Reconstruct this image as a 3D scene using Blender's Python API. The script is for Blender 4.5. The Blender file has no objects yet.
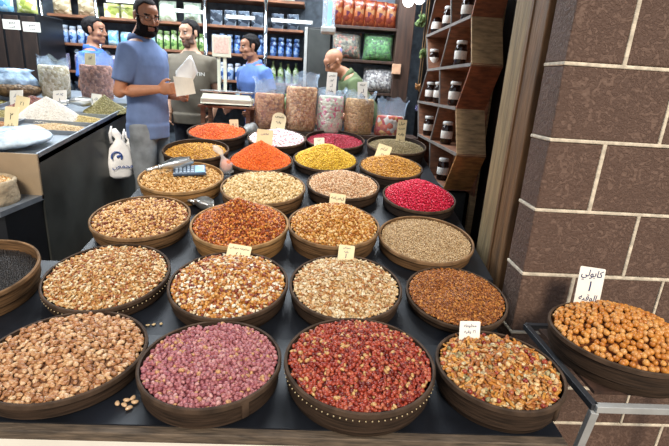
import bpy, bmesh, math, random
import numpy as np
from mathutils import Vector, Matrix, Euler, noise as mnoise

random.seed(7)
PI = math.pi
SC = bpy.context.scene
COL = SC.collection
R = math.radians

# ------------------------------------------------------------------ camera
F_PX, IW, IH = 446.0, 669.0, 446.0
yaw, pitch, roll = R(2.8), R(17.2), R(3.6)
CAM = Vector((0, 0, 1.5))
RZ = Matrix.Rotation(-yaw, 3, 'Z')
FWD = RZ @ Vector((0, math.cos(pitch), -math.sin(pitch)))
R0 = RZ @ Vector((1, 0, 0))
U0 = R0.cross(FWD)
RT = R0 * math.cos(roll) + U0 * math.sin(roll)
UP = U0 * math.cos(roll) - R0 * math.sin(roll)
cam = bpy.data.objects.new('camera', bpy.data.cameras.new('camera'))
COL.objects.link(cam)
cam.matrix_world = Matrix(((RT.x, UP.x, -FWD.x, CAM.x), (RT.y, UP.y, -FWD.y, CAM.y), (RT.z, UP.z, -FWD.z, CAM.z), (0, 0, 0, 1)))
cam.data.sensor_width = 36.0
cam.data.lens = 36.0 * F_PX / IW
cam.data.clip_start = 0.05
SC.camera = cam


def at(x, y, X=None, Y=None, Z=None):
    """a point of the place seen at (x, y) of the photo, on the plane X=, Y= or Z="""
    d = FWD + RT * ((x - IW / 2) / F_PX) - UP * ((y - IH / 2) / F_PX)
    t = (Y - CAM.y) / d.y if Y is not None else (Z - CAM.z) / d.z if Z is not None else (X - CAM.x) / d.x
    return CAM + d * t


# ------------------------------------------------------------------ materials
def lin(c):
    if isinstance(c, str):
        c = tuple(int(c[i:i + 2], 16) for i in (0, 2, 4))
    return tuple(((v / 255) / 12.92 if v / 255 <= .04045 else ((v / 255 + .055) / 1.055) ** 2.4) for v in c) + (1.0,)


def base_mat(name, rough=.6, metal=0.0, spec=.5):
    m = bpy.data.materials.new(name)
    m.use_nodes = True
    nt = m.node_tree
    b = nt.nodes['Principled BSDF']
    b.inputs['Roughness'].default_value = rough
    b.inputs['Metallic'].default_value = metal
    b.inputs['Specular IOR Level'].default_value = spec
    return m, nt, b


def add_bump(nt, b, scale, strength, detail=3, coord='Object', vec=None):
    tc = nt.nodes.new('ShaderNodeTexCoord')
    mp = nt.nodes.new('ShaderNodeMapping')
    if vec: mp.inputs['Scale'].default_value = vec
    nz = nt.nodes.new('ShaderNodeTexNoise')
    nz.inputs['Scale'].default_value = scale
    nz.inputs['Detail'].default_value = detail
    bp = nt.nodes.new('ShaderNodeBump')
    bp.inputs['Strength'].default_value = strength
    bp.inputs['Distance'].default_value = .01
    nt.links.new(tc.outputs[coord], mp.inputs[0])
    nt.links.new(mp.outputs[0], nz.inputs['Vector'])
    nt.links.new(nz.outputs['Fac'], bp.inputs['Height'])
    nt.links.new(bp.outputs[0], b.inputs['Normal'])
    return nz


def ramp(nt, stops, interp='LINEAR'):
    r = nt.nodes.new('ShaderNodeValToRGB')
    r.color_ramp.interpolation = interp
    els = r.color_ramp.elements
    while len(els) > 1: els.remove(els[-1])
    els[0].position = stops[0][0]; els[0].color = lin(stops[0][1])
    for p, c in stops[1:]:
        e = els.new(p); e.color = lin(c)
    return r


def shade(c, k):
    if isinstance(c, str):
        c = tuple(int(c[i:i + 2], 16) for i in (0, 2, 4))
    return tuple(max(0, min(255, v * k)) for v in c)


def plain(name, c, rough=.6, metal=0.0, var=.12, scale=12, bump=0.0, bscale=40, spec=.5, vec=(1, 1, 1), c2=None):
    m, nt, b = base_mat(name, rough, metal, spec)
    tc = nt.nodes.new('ShaderNodeTexCoord')
    mp = nt.nodes.new('ShaderNodeMapping'); mp.inputs['Scale'].default_value = vec
    nz = nt.nodes.new('ShaderNodeTexNoise'); nz.inputs['Scale'].default_value = scale; nz.inputs['Detail'].default_value = 4
    rp = ramp(nt, [(.3, shade(c, 1 - var)), (.7, c2 if c2 else shade(c, 1 + var))])
    nt.links.new(tc.outputs['Object'], mp.inputs[0]); nt.links.new(mp.outputs[0], nz.inputs['Vector'])
    nt.links.new(nz.outputs['Fac'], rp.inputs[0]); nt.links.new(rp.outputs[0], b.inputs['Base Color'])
    if bump:
        bp = nt.nodes.new('ShaderNodeBump'); bp.inputs['Strength'].default_value = bump; bp.inputs['Distance'].default_value = .01
        n2 = nt.nodes.new('ShaderNodeTexNoise'); n2.inputs['Scale'].default_value = bscale; n2.inputs['Detail'].default_value = 3
        nt.links.new(mp.outputs[0], n2.inputs['Vector']); nt.links.new(n2.outputs['Fac'], bp.inputs['Height'])
        nt.links.new(bp.outputs[0], b.inputs['Normal'])
    return m


def grains(name, cols, rough=.45, objrand=False, spot=None):
    """each separate grain takes one of the colours by chance; a fine mottling on top"""
    m, nt, b = base_mat(name, rough)
    if objrand:
        src = nt.nodes.new('ShaderNodeObjectInfo').outputs['Random']
    else:
        src = nt.nodes.new('ShaderNodeNewGeometry').outputs['Random Per Island']
    n = len(cols)
    rp = ramp(nt, [(i / n, c) for i, c in enumerate(cols)], 'CONSTANT')
    nt.links.new(src, rp.inputs[0])
    tc = nt.nodes.new('ShaderNodeTexCoord')
    nz = nt.nodes.new('ShaderNodeTexNoise'); nz.inputs['Scale'].default_value = 160; nz.inputs['Detail'].default_value = 2
    nt.links.new(tc.outputs['Object'], nz.inputs['Vector'])
    mx = nt.nodes.new('ShaderNodeMix'); mx.data_type = 'RGBA'; mx.blend_type = 'MULTIPLY'
    r2 = ramp(nt, [(.35, spot or (150, 140, 130)), (.6, (255, 255, 255))])
    nt.links.new(nz.outputs['Fac'], r2.inputs[0])
    mx.inputs[0].default_value = .7
    nt.links.new(rp.outputs[0], mx.inputs[6]); nt.links.new(r2.outputs[0], mx.inputs[7])
    nt.links.new(mx.outputs[2], b.inputs['Base Color'])
    return m


def voro(name, cols, scale=90, rough=.5, bump=.6, vec=(1, 1, 1)):
    """loose goods seen as cells"""
    m, nt, b = base_mat(name, rough)
    tc = nt.nodes.new('ShaderNodeTexCoord')
    mp = nt.nodes.new('ShaderNodeMapping'); mp.inputs['Scale'].default_value = vec
    v = nt.nodes.new('ShaderNodeTexVoronoi'); v.inputs['Scale'].default_value = scale
    sp = nt.nodes.new('ShaderNodeSeparateColor')
    n = len(cols)
    rp = ramp(nt, [(i / n, c) for i, c in enumerate(cols)], 'CONSTANT')
    bp = nt.nodes.new('ShaderNodeBump'); bp.inputs['Strength'].default_value = bump; bp.inputs['Distance'].default_value = .01; bp.invert = True
    nt.links.new(tc.outputs['Object'], mp.inputs[0]); nt.links.new(mp.outputs[0], v.inputs['Vector'])
    nt.links.new(v.outputs['Color'], sp.inputs[0]); nt.links.new(sp.outputs[0], rp.inputs[0])
    nt.links.new(rp.outputs[0], b.inputs['Base Color'])
    nt.links.new(v.outputs['Distance'], bp.inputs['Height']); nt.links.new(bp.outputs[0], b.inputs['Normal'])
    return m


def emit(name, c, s):
    m = bpy.data.materials.new(name); m.use_nodes = True
    nt = m.node_tree; nt.nodes.clear()
    e = nt.nodes.new('ShaderNodeEmission'); e.inputs[0].default_value = lin(c); e.inputs[1].default_value = s
    o = nt.nodes.new('ShaderNodeOutputMaterial'); nt.links.new(e.outputs[0], o.inputs[0])
    return m


def film(name, c, alpha=.35, rough=.15):
    """clear plastic film"""
    m, nt, b = base_mat(name, rough)
    b.inputs['Base Color'].default_value = lin(c)
    b.inputs['Alpha'].default_value = alpha
    nz = add_bump(nt, b, 35, .8)
    return m


MT = {}
MT['wood_dark'] = plain('dark_sieve_wood', '34281f', .65, spec=.15, var=.3, scale=5, vec=(2, 2, 30), bump=.25, bscale=8)
MT['wood_mid'] = plain('brown_sieve_wood', '5e462f', .65, spec=.15, var=.3, scale=5, vec=(2, 2, 30), bump=.25, bscale=8)
MT['wood_tan'] = plain('tan_sieve_wood', '84623c', .65, spec=.15, var=.25, scale=5, vec=(2, 2, 30), bump=.25, bscale=8)
MT['wood_black'] = plain('blackened_sieve_wood', '2a221e', .65, spec=.15, var=.3, scale=5, vec=(2, 2, 30), bump=.25, bscale=8)
MT['rim_dark'] = plain('worn_dark_rim', '43352a', .6, spec=.15, var=.3, scale=14, bump=.2)
MT['rim_mid'] = plain('worn_brown_rim', '6f563d', .6, spec=.15, var=.3, scale=14, bump=.2)
MT['rim_tan'] = plain('worn_tan_rim', '8d6f4b', .6, spec=.15, var=.25, scale=14, bump=.2)
MT['nail'] = plain('pale_nail', 'c9b48c', .5, var=.1)
MT['table'] = plain('dark_metal_sheet', '171a20', .45, .25, var=.3, scale=6, bump=.08, bscale=12)
MT['plank'] = plain('weathered_plank', '574a3c', .75, var=.28, scale=6, vec=(2, 14, 14), bump=.4, bscale=12)
MT['white_panel'] = plain('white_fascia', 'e2dccf', .5, var=.05, scale=4)
MT['mortar'] = plain('white_mortar', 'cfc2ac', .9, var=.12, scale=30, bump=.4, bscale=90)
MT['post'] = plain('old_post_wood', '84704f', .75, var=.16, scale=4, vec=(8, 8, 1), bump=.4, bscale=9)
MT['post2'] = plain('old_post_wood_brown', '6a4c2e', .7, var=.2, scale=4, vec=(8, 8, 1), bump=.4, bscale=9)
MT['dark_wood'] = plain('dark_brown_wood', '3e2a20', .6, var=.25, scale=4, vec=(8, 8, 1))
MT['shaded_red_wood'] = plain('shaded_red_brown_wood', '74432a', .55, var=.25, scale=5, vec=(3, 3, 12), bump=.1)
MT['tan_wood'] = plain('tan_board', '9a7f5c', .6, var=.18, scale=5, vec=(3, 3, 12), bump=.1)
MT['gold_wood'] = plain('golden_board', '94683a', .55, var=.22, scale=5, vec=(3, 3, 12), bump=.1)
MT['shelf_edge'] = plain('grey_shelf', '6f6a66', .5, var=.1)
MT['cell_wood'] = plain('cell_interior_wood', '7a5038', .6, var=.2, scale=5, vec=(3, 3, 12))
MT['black'] = plain('black_panel', '14161a', .35, var=.2, scale=5)
MT['counter_side'] = plain('dark_counter_panel', '3e403e', .42, .3, var=.3, scale=3)
MT['beige_panel'] = plain('beige_painted_panel', '8c7a62', .55, var=.12, scale=4, bump=.1)
MT['counter_top'] = plain('counter_tray_metal', '7f8790', .35, .5, var=.1)
MT['wall_in'] = plain('shop_wall', '59626c', .8, var=.2)
MT['wall_dark'] = plain('shop_wall_dark_wood', '2c1f19', .7, var=.25, scale=4, vec=(6, 6, 1))
MT['ceiling'] = plain('shop_ceiling', '8d8f90', .8, var=.1)
MT['floor'] = plain('grey_tiles', '5a5650', .5, var=.2)
MT['street'] = plain('street_ground', '6a625a', .9, var=.25, bump=.4)
MT['card'] = plain('white_card', 'f1ece0', .6, var=.03)
MT['card_cream'] = plain('cream_card', 'e6d7ae', .6, var=.04)
MT['ink'] = plain('blue_ink', '23305f', .6, var=.05)
MT['ink_black'] = plain('black_ink', '22211f', .6, var=.05)
MT['steel'] = plain('brushed_steel', 'c8c8c6', .28, .9, var=.08)
MT['chrome'] = plain('polished_pole', 'c4ccd4', .12, 1.0, var=.04)
MT['silver_paint'] = plain('silver_painted_tube', 'b4b4b0', .4, .3, var=.06)
MT['grey_tube'] = plain('grey_painted_tube', '3c3d40', .45, .3, var=.06)
MT['skin1'] = plain('skin_tan', 'b07a5c', .5, var=.06, scale=18)
MT['skin2'] = plain('skin_warm', 'b58a70', .5, var=.06, scale=18)
MT['skin3'] = plain('skin_brown', '9a6b52', .5, var=.06, scale=18)
MT['lips'] = plain('lips', '93604f', .45, var=.05)
MT['hair'] = plain('black_hair', '100d0f', .75, var=.3, scale=60, bump=.4, bscale=160, spec=.2)
MT['hair_crop'] = plain('cropped_hair', '2b2524', .85, var=.3, scale=60, bump=.4, bscale=200, spec=.2)
MT['stubble'] = plain('short_beard', '181212', .85, var=.3, scale=60, bump=.4, bscale=200, spec=.2)
MT['shave'] = plain('shaved_beard', '5d463c', .7, var=.2, scale=60)
MT['eye'] = plain('eye_white', 'd8d2cc', .25, var=.03)
MT['iris'] = plain('eye_iris', '22160f', .25, var=.05)
MT['glasses'] = plain('spectacle_frame', '2a2624', .3, .5, var=.05)
MT['polo'] = plain('blue_grey_polo', '62769f', .85, var=.09, scale=8, bump=.5, bscale=9)
MT['polo2'] = plain('bright_blue_polo', '3a67b8', .85, var=.09, scale=8, bump=.5, bscale=9)
MT['shirt3'] = plain('steel_blue_shirt', '5a78b8', .85, var=.09, scale=8, bump=.5, bscale=9)
MT['tee'] = plain('taupe_tee', '655d50', .9, var=.08, scale=8, bump=.5, bscale=9)
MT['olive'] = plain('olive_polo', '5c6a48', .9, var=.08, scale=8, bump=.5, bscale=9)
MT['jeans'] = plain('grey_jeans', '747a80', .9, var=.2, scale=9, bump=.5, bscale=14)
MT['navy'] = plain('navy_trousers', '22252e', .9, var=.2, scale=9, bump=.4, bscale=14)
MT['shoe'] = plain('dark_shoes', '1c1a19', .5, var=.1)
MT['print'] = plain('white_shirt_print', 'd8d6d0', .8, var=.04)
MT['white_bag'] = plain('white_plastic_bag', 'f4f5f7', .35, var=.05, bump=.7, bscale=14)
MT['paper'] = plain('white_paper', 'ece6da', .7, var=.04)
MT['blue_logo'] = plain('blue_print', '2b4c94', .5, var=.05)
MT['scale_body'] = plain('ivory_plastic', 'cfccb6', .4, var=.05)
MT['lcd'] = plain('grey_display', '5e6a62', .2, var=.08)
MT['rose_screen'] = plain('rose_label', 'd8b3a3', .5, var=.12, scale=60)
MT['film'] = film('clear_blue_film', 'bcd2ea', .34)
MT['film_low'] = film('clear_clinging_film', 'e8eef4', .12, .06)
MT['film2'] = film('clear_film', 'dfe8f0', .14)
MT['grey_film'] = film('grey_film', '9a9c98', .6, .3)
MT['bulb'] = emit('lit_bulb', 'ffffff', 9.0)
MT['tube'] = emit('glowing_streak', 'e6f4ff', 4.0)  # glow for the reflected light streaks on the back shelves
MT['blue_tube'] = emit('lit_blue_tube', '58c4ff', 3.0)
MT['fix'] = emit('lit_fixture', 'eef6ff', 6.0)
MT['glass_jar'] = plain('jar_glass_dark_preserve', '1f120e', .08, var=.3, scale=30)
MT['lid'] = plain('white_jar_lid', 'd2d2ce', .35, var=.05)
MT['label'] = plain('white_jar_label', 'd8d4cc', .6, var=.06, scale=80)
MT['leaf'] = plain('dry_leaf', '55683a', .8, var=.3, scale=20)
MT['calc'] = plain('calculator_case', '39495e', .35, var=.08)
MT['calc_key'] = plain('calculator_key', '9db0c4', .4, var=.06)
MT['calc_screen'] = plain('calculator_screen', '86b4dc', .2, var=.08)


def block_material():
    m, nt, b = base_mat('painted_concrete_block', .75)
    tc = nt.nodes.new('ShaderNodeTexCoord')
    nz = nt.nodes.new('ShaderNodeTexNoise'); nz.inputs['Scale'].default_value = 3.0; nz.inputs['Detail'].default_value = 3
    add = nt.nodes.new('ShaderNodeMix'); add.data_type = 'VECTOR'; add.inputs[0].default_value = .16
    v = nt.nodes.new('ShaderNodeTexVoronoi'); v.feature = 'DISTANCE_TO_EDGE'; v.inputs['Scale'].default_value = 15
    n2 = nt.nodes.new('ShaderNodeTexNoise'); n2.inputs['Scale'].default_value = 70; n2.inputs['Detail'].default_value = 5
    n3 = nt.nodes.new('ShaderNodeTexNoise'); n3.inputs['Scale'].default_value = 24; n3.inputs['Detail'].default_value = 6; n3.inputs['Distortion'].default_value = 2.2
    nt.links.new(tc.outputs['Object'], nz.inputs['Vector'])
    nt.links.new(tc.outputs['Object'], add.inputs[4]); nt.links.new(nz.outputs['Color'], add.inputs[5])
    nt.links.new(add.outputs[1], v.inputs['Vector'])
    nt.links.new(tc.outputs['Object'], n2.inputs['Vector']); nt.links.new(tc.outputs['Object'], n3.inputs['Vector'])
    r3 = ramp(nt, [(.3, (86, 64, 52)), (.5, (100, 76, 63)), (.68, (113, 89, 75))])
    nt.links.new(n3.outputs['Fac'], r3.inputs[0])
    nt.links.new(r3.outputs[0], b.inputs['Base Color'])
    # fine trowel squiggles: thin ridges where a distorted noise crosses its middle value
    ab = nt.nodes.new('ShaderNodeMath'); ab.operation = 'SUBTRACT'; ab.inputs[1].default_value = .5
    a2 = nt.nodes.new('ShaderNodeMath'); a2.operation = 'ABSOLUTE'
    a3 = nt.nodes.new('ShaderNodeMath'); a3.operation = 'MINIMUM'; a3.inputs[1].default_value = .05
    m2 = nt.nodes.new('ShaderNodeMath'); m2.operation = 'MULTIPLY_ADD'; m2.inputs[1].default_value = 7.0
    nt.links.new(n3.outputs['Fac'], ab.inputs[0]); nt.links.new(ab.outputs[0], a2.inputs[0]); nt.links.new(a2.outputs[0], a3.inputs[0])
    nt.links.new(a3.outputs[0], m2.inputs[0]); nt.links.new(n2.outputs['Fac'], m2.inputs[2])
    bp = nt.nodes.new('ShaderNodeBump'); bp.inputs['Strength'].default_value = .7; bp.inputs['Distance'].default_value = .010
    nt.links.new(m2.outputs[0], bp.inputs['Height']); nt.links.new(bp.outputs[0], b.inputs['Normal'])
    return m


MT['block'] = block_material()


# ------------------------------------------------------------------ mesh helpers
class MB:
    def __init__(s): s.v, s.f, s.m = [], [], []

    def add(s, verts, faces, mi=0):
        o = len(s.v); s.v += [tuple(p) for p in verts]
        s.f += [tuple(i + o for i in f) for f in faces]; s.m += [mi] * len(faces); return s

    def box(s, lo, hi, mi=0, mat=None):
        x0, y0, z0 = lo; x1, y1, z1 = hi
        v = [Vector(p) for p in ((x0, y0, z0), (x1, y0, z0), (x1, y1, z0), (x0, y1, z0), (x0, y0, z1), (x1, y0, z1), (x1, y1, z1), (x0, y1, z1))]
        if mat: v = [mat @ p for p in v]
        return s.add(v, [(0, 3, 2, 1), (4, 5, 6, 7), (0, 1, 5, 4), (1, 2, 6, 5), (2, 3, 7, 6), (3, 0, 4, 7)], mi)

    def bbox(s, lo, hi, b=.004, mi=0, mat=None):
        """box with chamfered edges"""
        bm = bmesh.new(); bmesh.ops.create_cube(bm, size=1)
        for v in bm.verts: v.co = Vector(((lo[i] + hi[i]) / 2 + v.co[i] * (hi[i] - lo[i]) for i in range(3)))
        bmesh.ops.bevel(bm, geom=bm.edges[:], offset=min(b, .45 * min(hi[i] - lo[i] for i in range(3))), segments=2, affect='EDGES', profile=.5)
        bm.verts.ensure_lookup_table()
        vs = [mat @ v.co if mat else v.co.copy() for v in bm.verts]
        fs = [tuple(v.index for v in f.verts) for f in bm.faces]
        bm.free(); return s.add(vs, fs, mi)

    def lathe(s, prof, n=48, mi=0, sx=1, sy=1, cx=0, cy=0, closed=False):
        v = []
        for r, z in prof:
            for k in range(n):
                a = 2 * PI * k / n; v.append((cx + r * sx * math.cos(a), cy + r * sy * math.sin(a), z))
        fs = []
        m = len(prof)
        for i in range(m if closed else m - 1):
            j = (i + 1) % m
            for k in range(n):
                k2 = (k + 1) % n; fs.append((i * n + k, i * n + k2, j * n + k2, j * n + k))
        if not closed:
            if prof[0][0] > 1e-6: fs.append(tuple(range(n))[::-1])
            if prof[-1][0] > 1e-6: fs.append(tuple((m - 1) * n + k for k in range(n)))
        return s.add(v, fs, mi)

    def tube(s, pts, rad, n=10, mi=0, flat=None):
        pts = [Vector(p) for p in pts]
        if not hasattr(rad, '__len__'): rad = [rad] * len(pts)
        v = []; prev = None
        for i, p in enumerate(pts):
            d = (pts[min(i + 1, len(pts) - 1)] - pts[max(i - 1, 0)])
            d = d.normalized() if d.length > 0 else Vector((0, 0, 1))
            if prev is None:
                u = d.cross(Vector((0, 0, 1)) if abs(d.z) < .9 else Vector((1, 0, 0))).normalized()
            else:
                u = (prev - d * prev.dot(d)).normalized()
            prev = u; w = d.cross(u)
            for k in range(n):
                a = 2 * PI * k / n
                v.append(p + (u * math.cos(a) + w * math.sin(a)) * rad[i])
        fs = []
        for i in range(len(pts) - 1):
            for k in range(n):
                k2 = (k + 1) % n; fs.append((i * n + k, i * n + k2, (i + 1) * n + k2, (i + 1) * n + k))
        fs.append(tuple(range(n))[::-1]); fs.append(tuple((len(pts) - 1) * n + k for k in range(n)))
        return s.add(v, fs, mi)

    def loft(s, rings, n=24, mi=0):
        """rings: (cx, cy, z, rx, ry)"""
        v = []
        for cx, cy, z, rx, ry in rings:
            for k in range(n):
                a = 2 * PI * k / n; v.append((cx + rx * math.cos(a), cy + ry * math.sin(a), z))
        fs = []
        for i in range(len(rings) - 1):
            for k in range(n):
                k2 = (k + 1) % n; fs.append((i * n + k, i * n + k2, (i + 1) * n + k2, (i + 1) * n + k))
        fs.append(tuple(range(n))[::-1]); fs.append(tuple((len(rings) - 1) * n + k for k in range(n)))
        return s.add(v, fs, mi)

    def ball(s, c, r, n=14, mi=0, mat=None):
        if not hasattr(r, '__len__'): r = (r, r, r)
        v, fs = [], []
        h = n // 2
        v.append(Vector((0, 0, -1)))
        for i in range(1, h):
            t = -PI / 2 + PI * i / h
            for k in range(n):
                a = 2 * PI * k / n; v.append(Vector((math.cos(t) * math.cos(a), math.cos(t) * math.sin(a), math.sin(t))))
        v.append(Vector((0, 0, 1)))
        for k in range(n): fs.append((0, 1 + (k + 1) % n, 1 + k))
        for i in range(h - 2):
            for k in range(n):
                k2 = (k + 1) % n; fs.append((1 + i * n + k, 1 + i * n + k2, 1 + (i + 1) * n + k2, 1 + (i + 1) * n + k))
        L = len(v) - 1
        for k in range(n): fs.append((L, 1 + (h - 2) * n + k, 1 + (h - 2) * n + (k + 1) % n))
        c = Vector(c)
        vs = [Vector((p.x * r[0], p.y * r[1], p.z * r[2])) + c for p in v]
        if mat: vs = [mat @ p for p in vs]
        return s.add(vs, fs, mi)

    def prism(s, poly, thick, mi=0, mat=None):
        """poly in xy, extruded in z by thick"""
        n = len(poly)
        v = [Vector((x, y, 0)) for x, y in poly] + [Vector((x, y, thick)) for x, y in poly]
        if mat: v = [mat @ p for p in v]
        fs = [tuple(range(n))[::-1], tuple(range(n, 2 * n))] + [(i, (i + 1) % n, n + (i + 1) % n, n + i) for i in range(n)]
        return s.add(v, fs, mi)

    def mesh(s, name, mats, smooth=False):
        me = bpy.data.meshes.new(name)
        me.from_pydata(s.v, [], s.f)
        for m in (mats if isinstance(mats, (list, tuple)) else [mats]): me.materials.append(MT[m] if isinstance(m, str) else m)
        me.polygons.foreach_set('material_index', s.m)
        if smooth: me.polygons.foreach_set('use_smooth', [True] * len(s.f))
        me.update(); return me

    def build(s, name, mats, parent=None, smooth=False):
        return link(name, s.mesh(name, mats, smooth), parent)


def link(name, me, parent=None):
    o = bpy.data.objects.new(name, me); COL.objects.link(o)
    if parent: o.parent = parent
    return o


def tag(o, label=None, cat=None, group=None, kind=None):
    if label: o['label'] = label
    if cat: o['category'] = cat
    if group: o['group'] = group
    if kind: o['kind'] = kind
    return o


def thing(name, label, cat, loc=(0, 0, 0), rot=(0, 0, 0), group=None):
    o = bpy.data.objects.new(name, None); COL.objects.link(o)
    o.empty_display_size = .05
    o.location = loc; o.rotation_euler = rot
    return tag(o, label, cat, group)


def struct(name, mb, mats, smooth=False):
    return tag(mb.build(name, mats, None, smooth), kind='structure')


def kids(o): return list(o.children)


def dup(root, loc=None, rot=None, label=None, group=None, scale=None):
    r = root.copy(); COL.objects.link(r)
    if loc is not None: r.location = loc
    if rot is not None: r.rotation_euler = rot
    if scale is not None: r.scale = scale
    if label: r['label'] = label
    if group: r['group'] = group

    def rec(a, b):
        for ch in a.children:
            c = ch.copy(); COL.objects.link(c); c.parent = b; rec(ch, c)
    src = [(root, r)]
    for a, b in src:
        for ch in list(a.children):
            if ch.parent == a and b != ch:
                c = ch.copy(); COL.objects.link(c); c.parent = b; src.append((ch, c))
    return r


def np_mesh(name, V, F, mi, mats, smooth=True):
    """V (n,3); F list of (m,k) index arrays; mi list of material index arrays"""
    me = bpy.data.meshes.new(name)
    nl = sum(f.size for f in F); nf = sum(len(f) for f in F)
    me.vertices.add(len(V)); me.vertices.foreach_set('co', V.astype(np.float32).ravel())
    me.loops.add(nl); me.loops.foreach_set('vertex_index', np.concatenate([f.ravel() for f in F]).astype(np.int32))
    tot = np.concatenate([np.full(len(f), f.shape[1], np.int32) for f in F])
    st = np.concatenate([[0], np.cumsum(tot)[:-1]]).astype(np.int32)
    me.polygons.add(nf); me.polygons.foreach_set('loop_start', st)
    try: me.polygons.foreach_set('loop_total', tot)
    except Exception: pass
    me.polygons.foreach_set('material_index', np.concatenate(mi).astype(np.int32))
    me.polygons.foreach_set('use_smooth', np.full(nf, smooth))
    for m in mats: me.materials.append(MT[m] if isinstance(m, str) else m)
    me.update(calc_edges=True); me.validate()
    return me


# ------------------------------------------------------------------ Arabic lettering for the price cards
AR = {'ا': ('FE8D', 'FE8E', None, None), 'ب': ('FE8F', 'FE90', 'FE91', 'FE92'), 'ة': ('FE93', 'FE94', None, None), 'ت': ('FE95', 'FE96', 'FE97', 'FE98'),
      'ح': ('FEA1', 'FEA2', 'FEA3', 'FEA4'), 'خ': ('FEA5', 'FEA6', 'FEA7', 'FEA8'), 'د': ('FEA9', 'FEAA', None, None), 'ر': ('FEAD', 'FEAE', None, None),
      'ز': ('FEAF', 'FEB0', None, None), 'س': ('FEB1', 'FEB2', 'FEB3', 'FEB4'), 'ص': ('FEB9', 'FEBA', 'FEBB', 'FEBC'), 'ط': ('FEC1', 'FEC2', 'FEC3', 'FEC4'),
      'ع': ('FEC9', 'FECA', 'FECB', 'FECC'), 'ف': ('FED1', 'FED2', 'FED3', 'FED4'), 'ق': ('FED5', 'FED6', 'FED7', 'FED8'), 'ك': ('FED9', 'FEDA', 'FEDB', 'FEDC'),
      'ل': ('FEDD', 'FEDE', 'FEDF', 'FEE0'), 'م': ('FEE1', 'FEE2', 'FEE3', 'FEE4'), 'ن': ('FEE5', 'FEE6', 'FEE7', 'FEE8'), 'ه': ('FEE9', 'FEEA', 'FEEB', 'FEEC'),
      'و': ('FEED', 'FEEE', None, None), 'ى': ('FEEF', 'FEF0', None, None), 'ي': ('FEF1', 'FEF2', 'FEF3', 'FEF4')}


def arabic(s):
    out = []
    for i, ch in enumerate(s):
        if ch not in AR: out.append(ch); continue
        prev = i > 0 and s[i - 1] in AR and AR[s[i - 1]][2] is not None
        nxt = i + 1 < len(s) and s[i + 1] in AR and AR[ch][2] is not None
        iso, fin, ini, med = AR[ch]
        g = med if prev and nxt else fin if prev else ini if nxt else iso
        out.append(chr(int(g, 16)))
    r = ''.join(out)[::-1]
    return r


_txt = {}


def text_mesh(body):
    """flat outline of a word: vertices (centred, unit height) and faces"""
    if body in _txt: return _txt[body]
    c = bpy.data.curves.new('t', 'FONT'); c.body = body; c.resolution_u = 2; c.offset = .012
    o = bpy.data.objects.new('t', c); COL.objects.link(o)
    bpy.context.view_layer.update()
    me = bpy.data.meshes.new_from_object(o.evaluated_get(bpy.context.evaluated_depsgraph_get()))
    vs = [v.co.copy() for v in me.vertices]; fs = [tuple(p.vertices) for p in me.polygons]
    bpy.data.objects.remove(o); bpy.data.curves.remove(c); bpy.data.meshes.remove(me)
    x0 = min(v.x for v in vs); x1 = max(v.x for v in vs); y0 = min(v.y for v in vs); y1 = max(v.y for v in vs)
    vs = [((v.x - (x0 + x1) / 2), (v.y - (y0 + y1) / 2)) for v in vs]
    _txt[body] = (vs, fs, x1 - x0, y1 - y0); return _txt[body]


def put_text(mb, body, cx, cz, w, h, y, mi=0, slant=0.0):
    """word on a plane facing -Y at depth y, fitted in w x h"""
    vs, fs, W, H = text_mesh(body)
    k = min(w / W, h / H)
    mb.add([(cx + (a + slant * b) * k, y, cz + b * k) for a, b in vs], fs, mi)


def price_card(name, pos, w, h, lines, label, rot=(0, 0, 0), mat='card', ink='ink', round_top=False, cat='price tag'):
    """card standing on its lower edge; lines: (text, relative height centre, rel. width, rel. height)"""
    t = thing(name, label, cat, pos, rot, None)
    mb = MB()
    if round_top:
        poly = [(-w / 2, 0), (w / 2, 0), (w / 2, h * .72)] + [(w / 2 * math.cos(a), h * .72 + h * .28 * math.sin(a)) for a in [PI * k / 8 for k in range(1, 8)]] + [(-w / 2, h * .72)]
    else:
        c = w * .04
        poly = [(-w / 2, 0), (w / 2, 0), (w / 2, h - c), (w / 2 - c, h), (-w / 2 + c, h), (-w / 2, h - c)]
    mb.prism(poly, .0022, mat=Matrix(((1, 0, 0, 0), (0, 0, -1, 0), (0, 1, 0, 0), (0, 0, 0, 1))))
    mb.build('card', mat, t)
    tx = MB()
    for s, zc, rw, rh in lines:
        put_text(tx, arabic(s), 0, h * zc, w * rw, h * rh, -.0030, slant=.15)
    tx.build('handwriting', ink, t)
    return t

# ------------------------------------------------------------------ the setting
SF = .22     # level of the shop floor; the street lies at 0
ST = -.36
struct('floor_street', MB().box((-6, -3, ST - .1), (6, 1.95, ST)), 'street')
struct('floor_shop', MB().box((-6, 1.95, ST - .1), (6, 6.0, SF)), 'floor')
struct('wall_back', MB().box((-4.2, 5.78, SF), (2.6, 5.95, 3.0)), 'wall_in')
struct('wall_left', MB().box((-4.2, 1.95, SF), (-4.0, 5.78, 3.0)), 'wall_in')
struct('wall_inner_right', MB().box((1.22, 2.46, SF), (1.4, 5.78, 3.0)), 'wall_dark')
struct('ceiling', MB().box((-4.2, 1.95, 3.0), (2.6, 5.95, 3.15)), 'ceiling')
struct('wall_facade_lintel', MB().box((-6, 1.70, 2.75), (3.2, 1.95, 4.0)), 'beige_panel')


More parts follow.
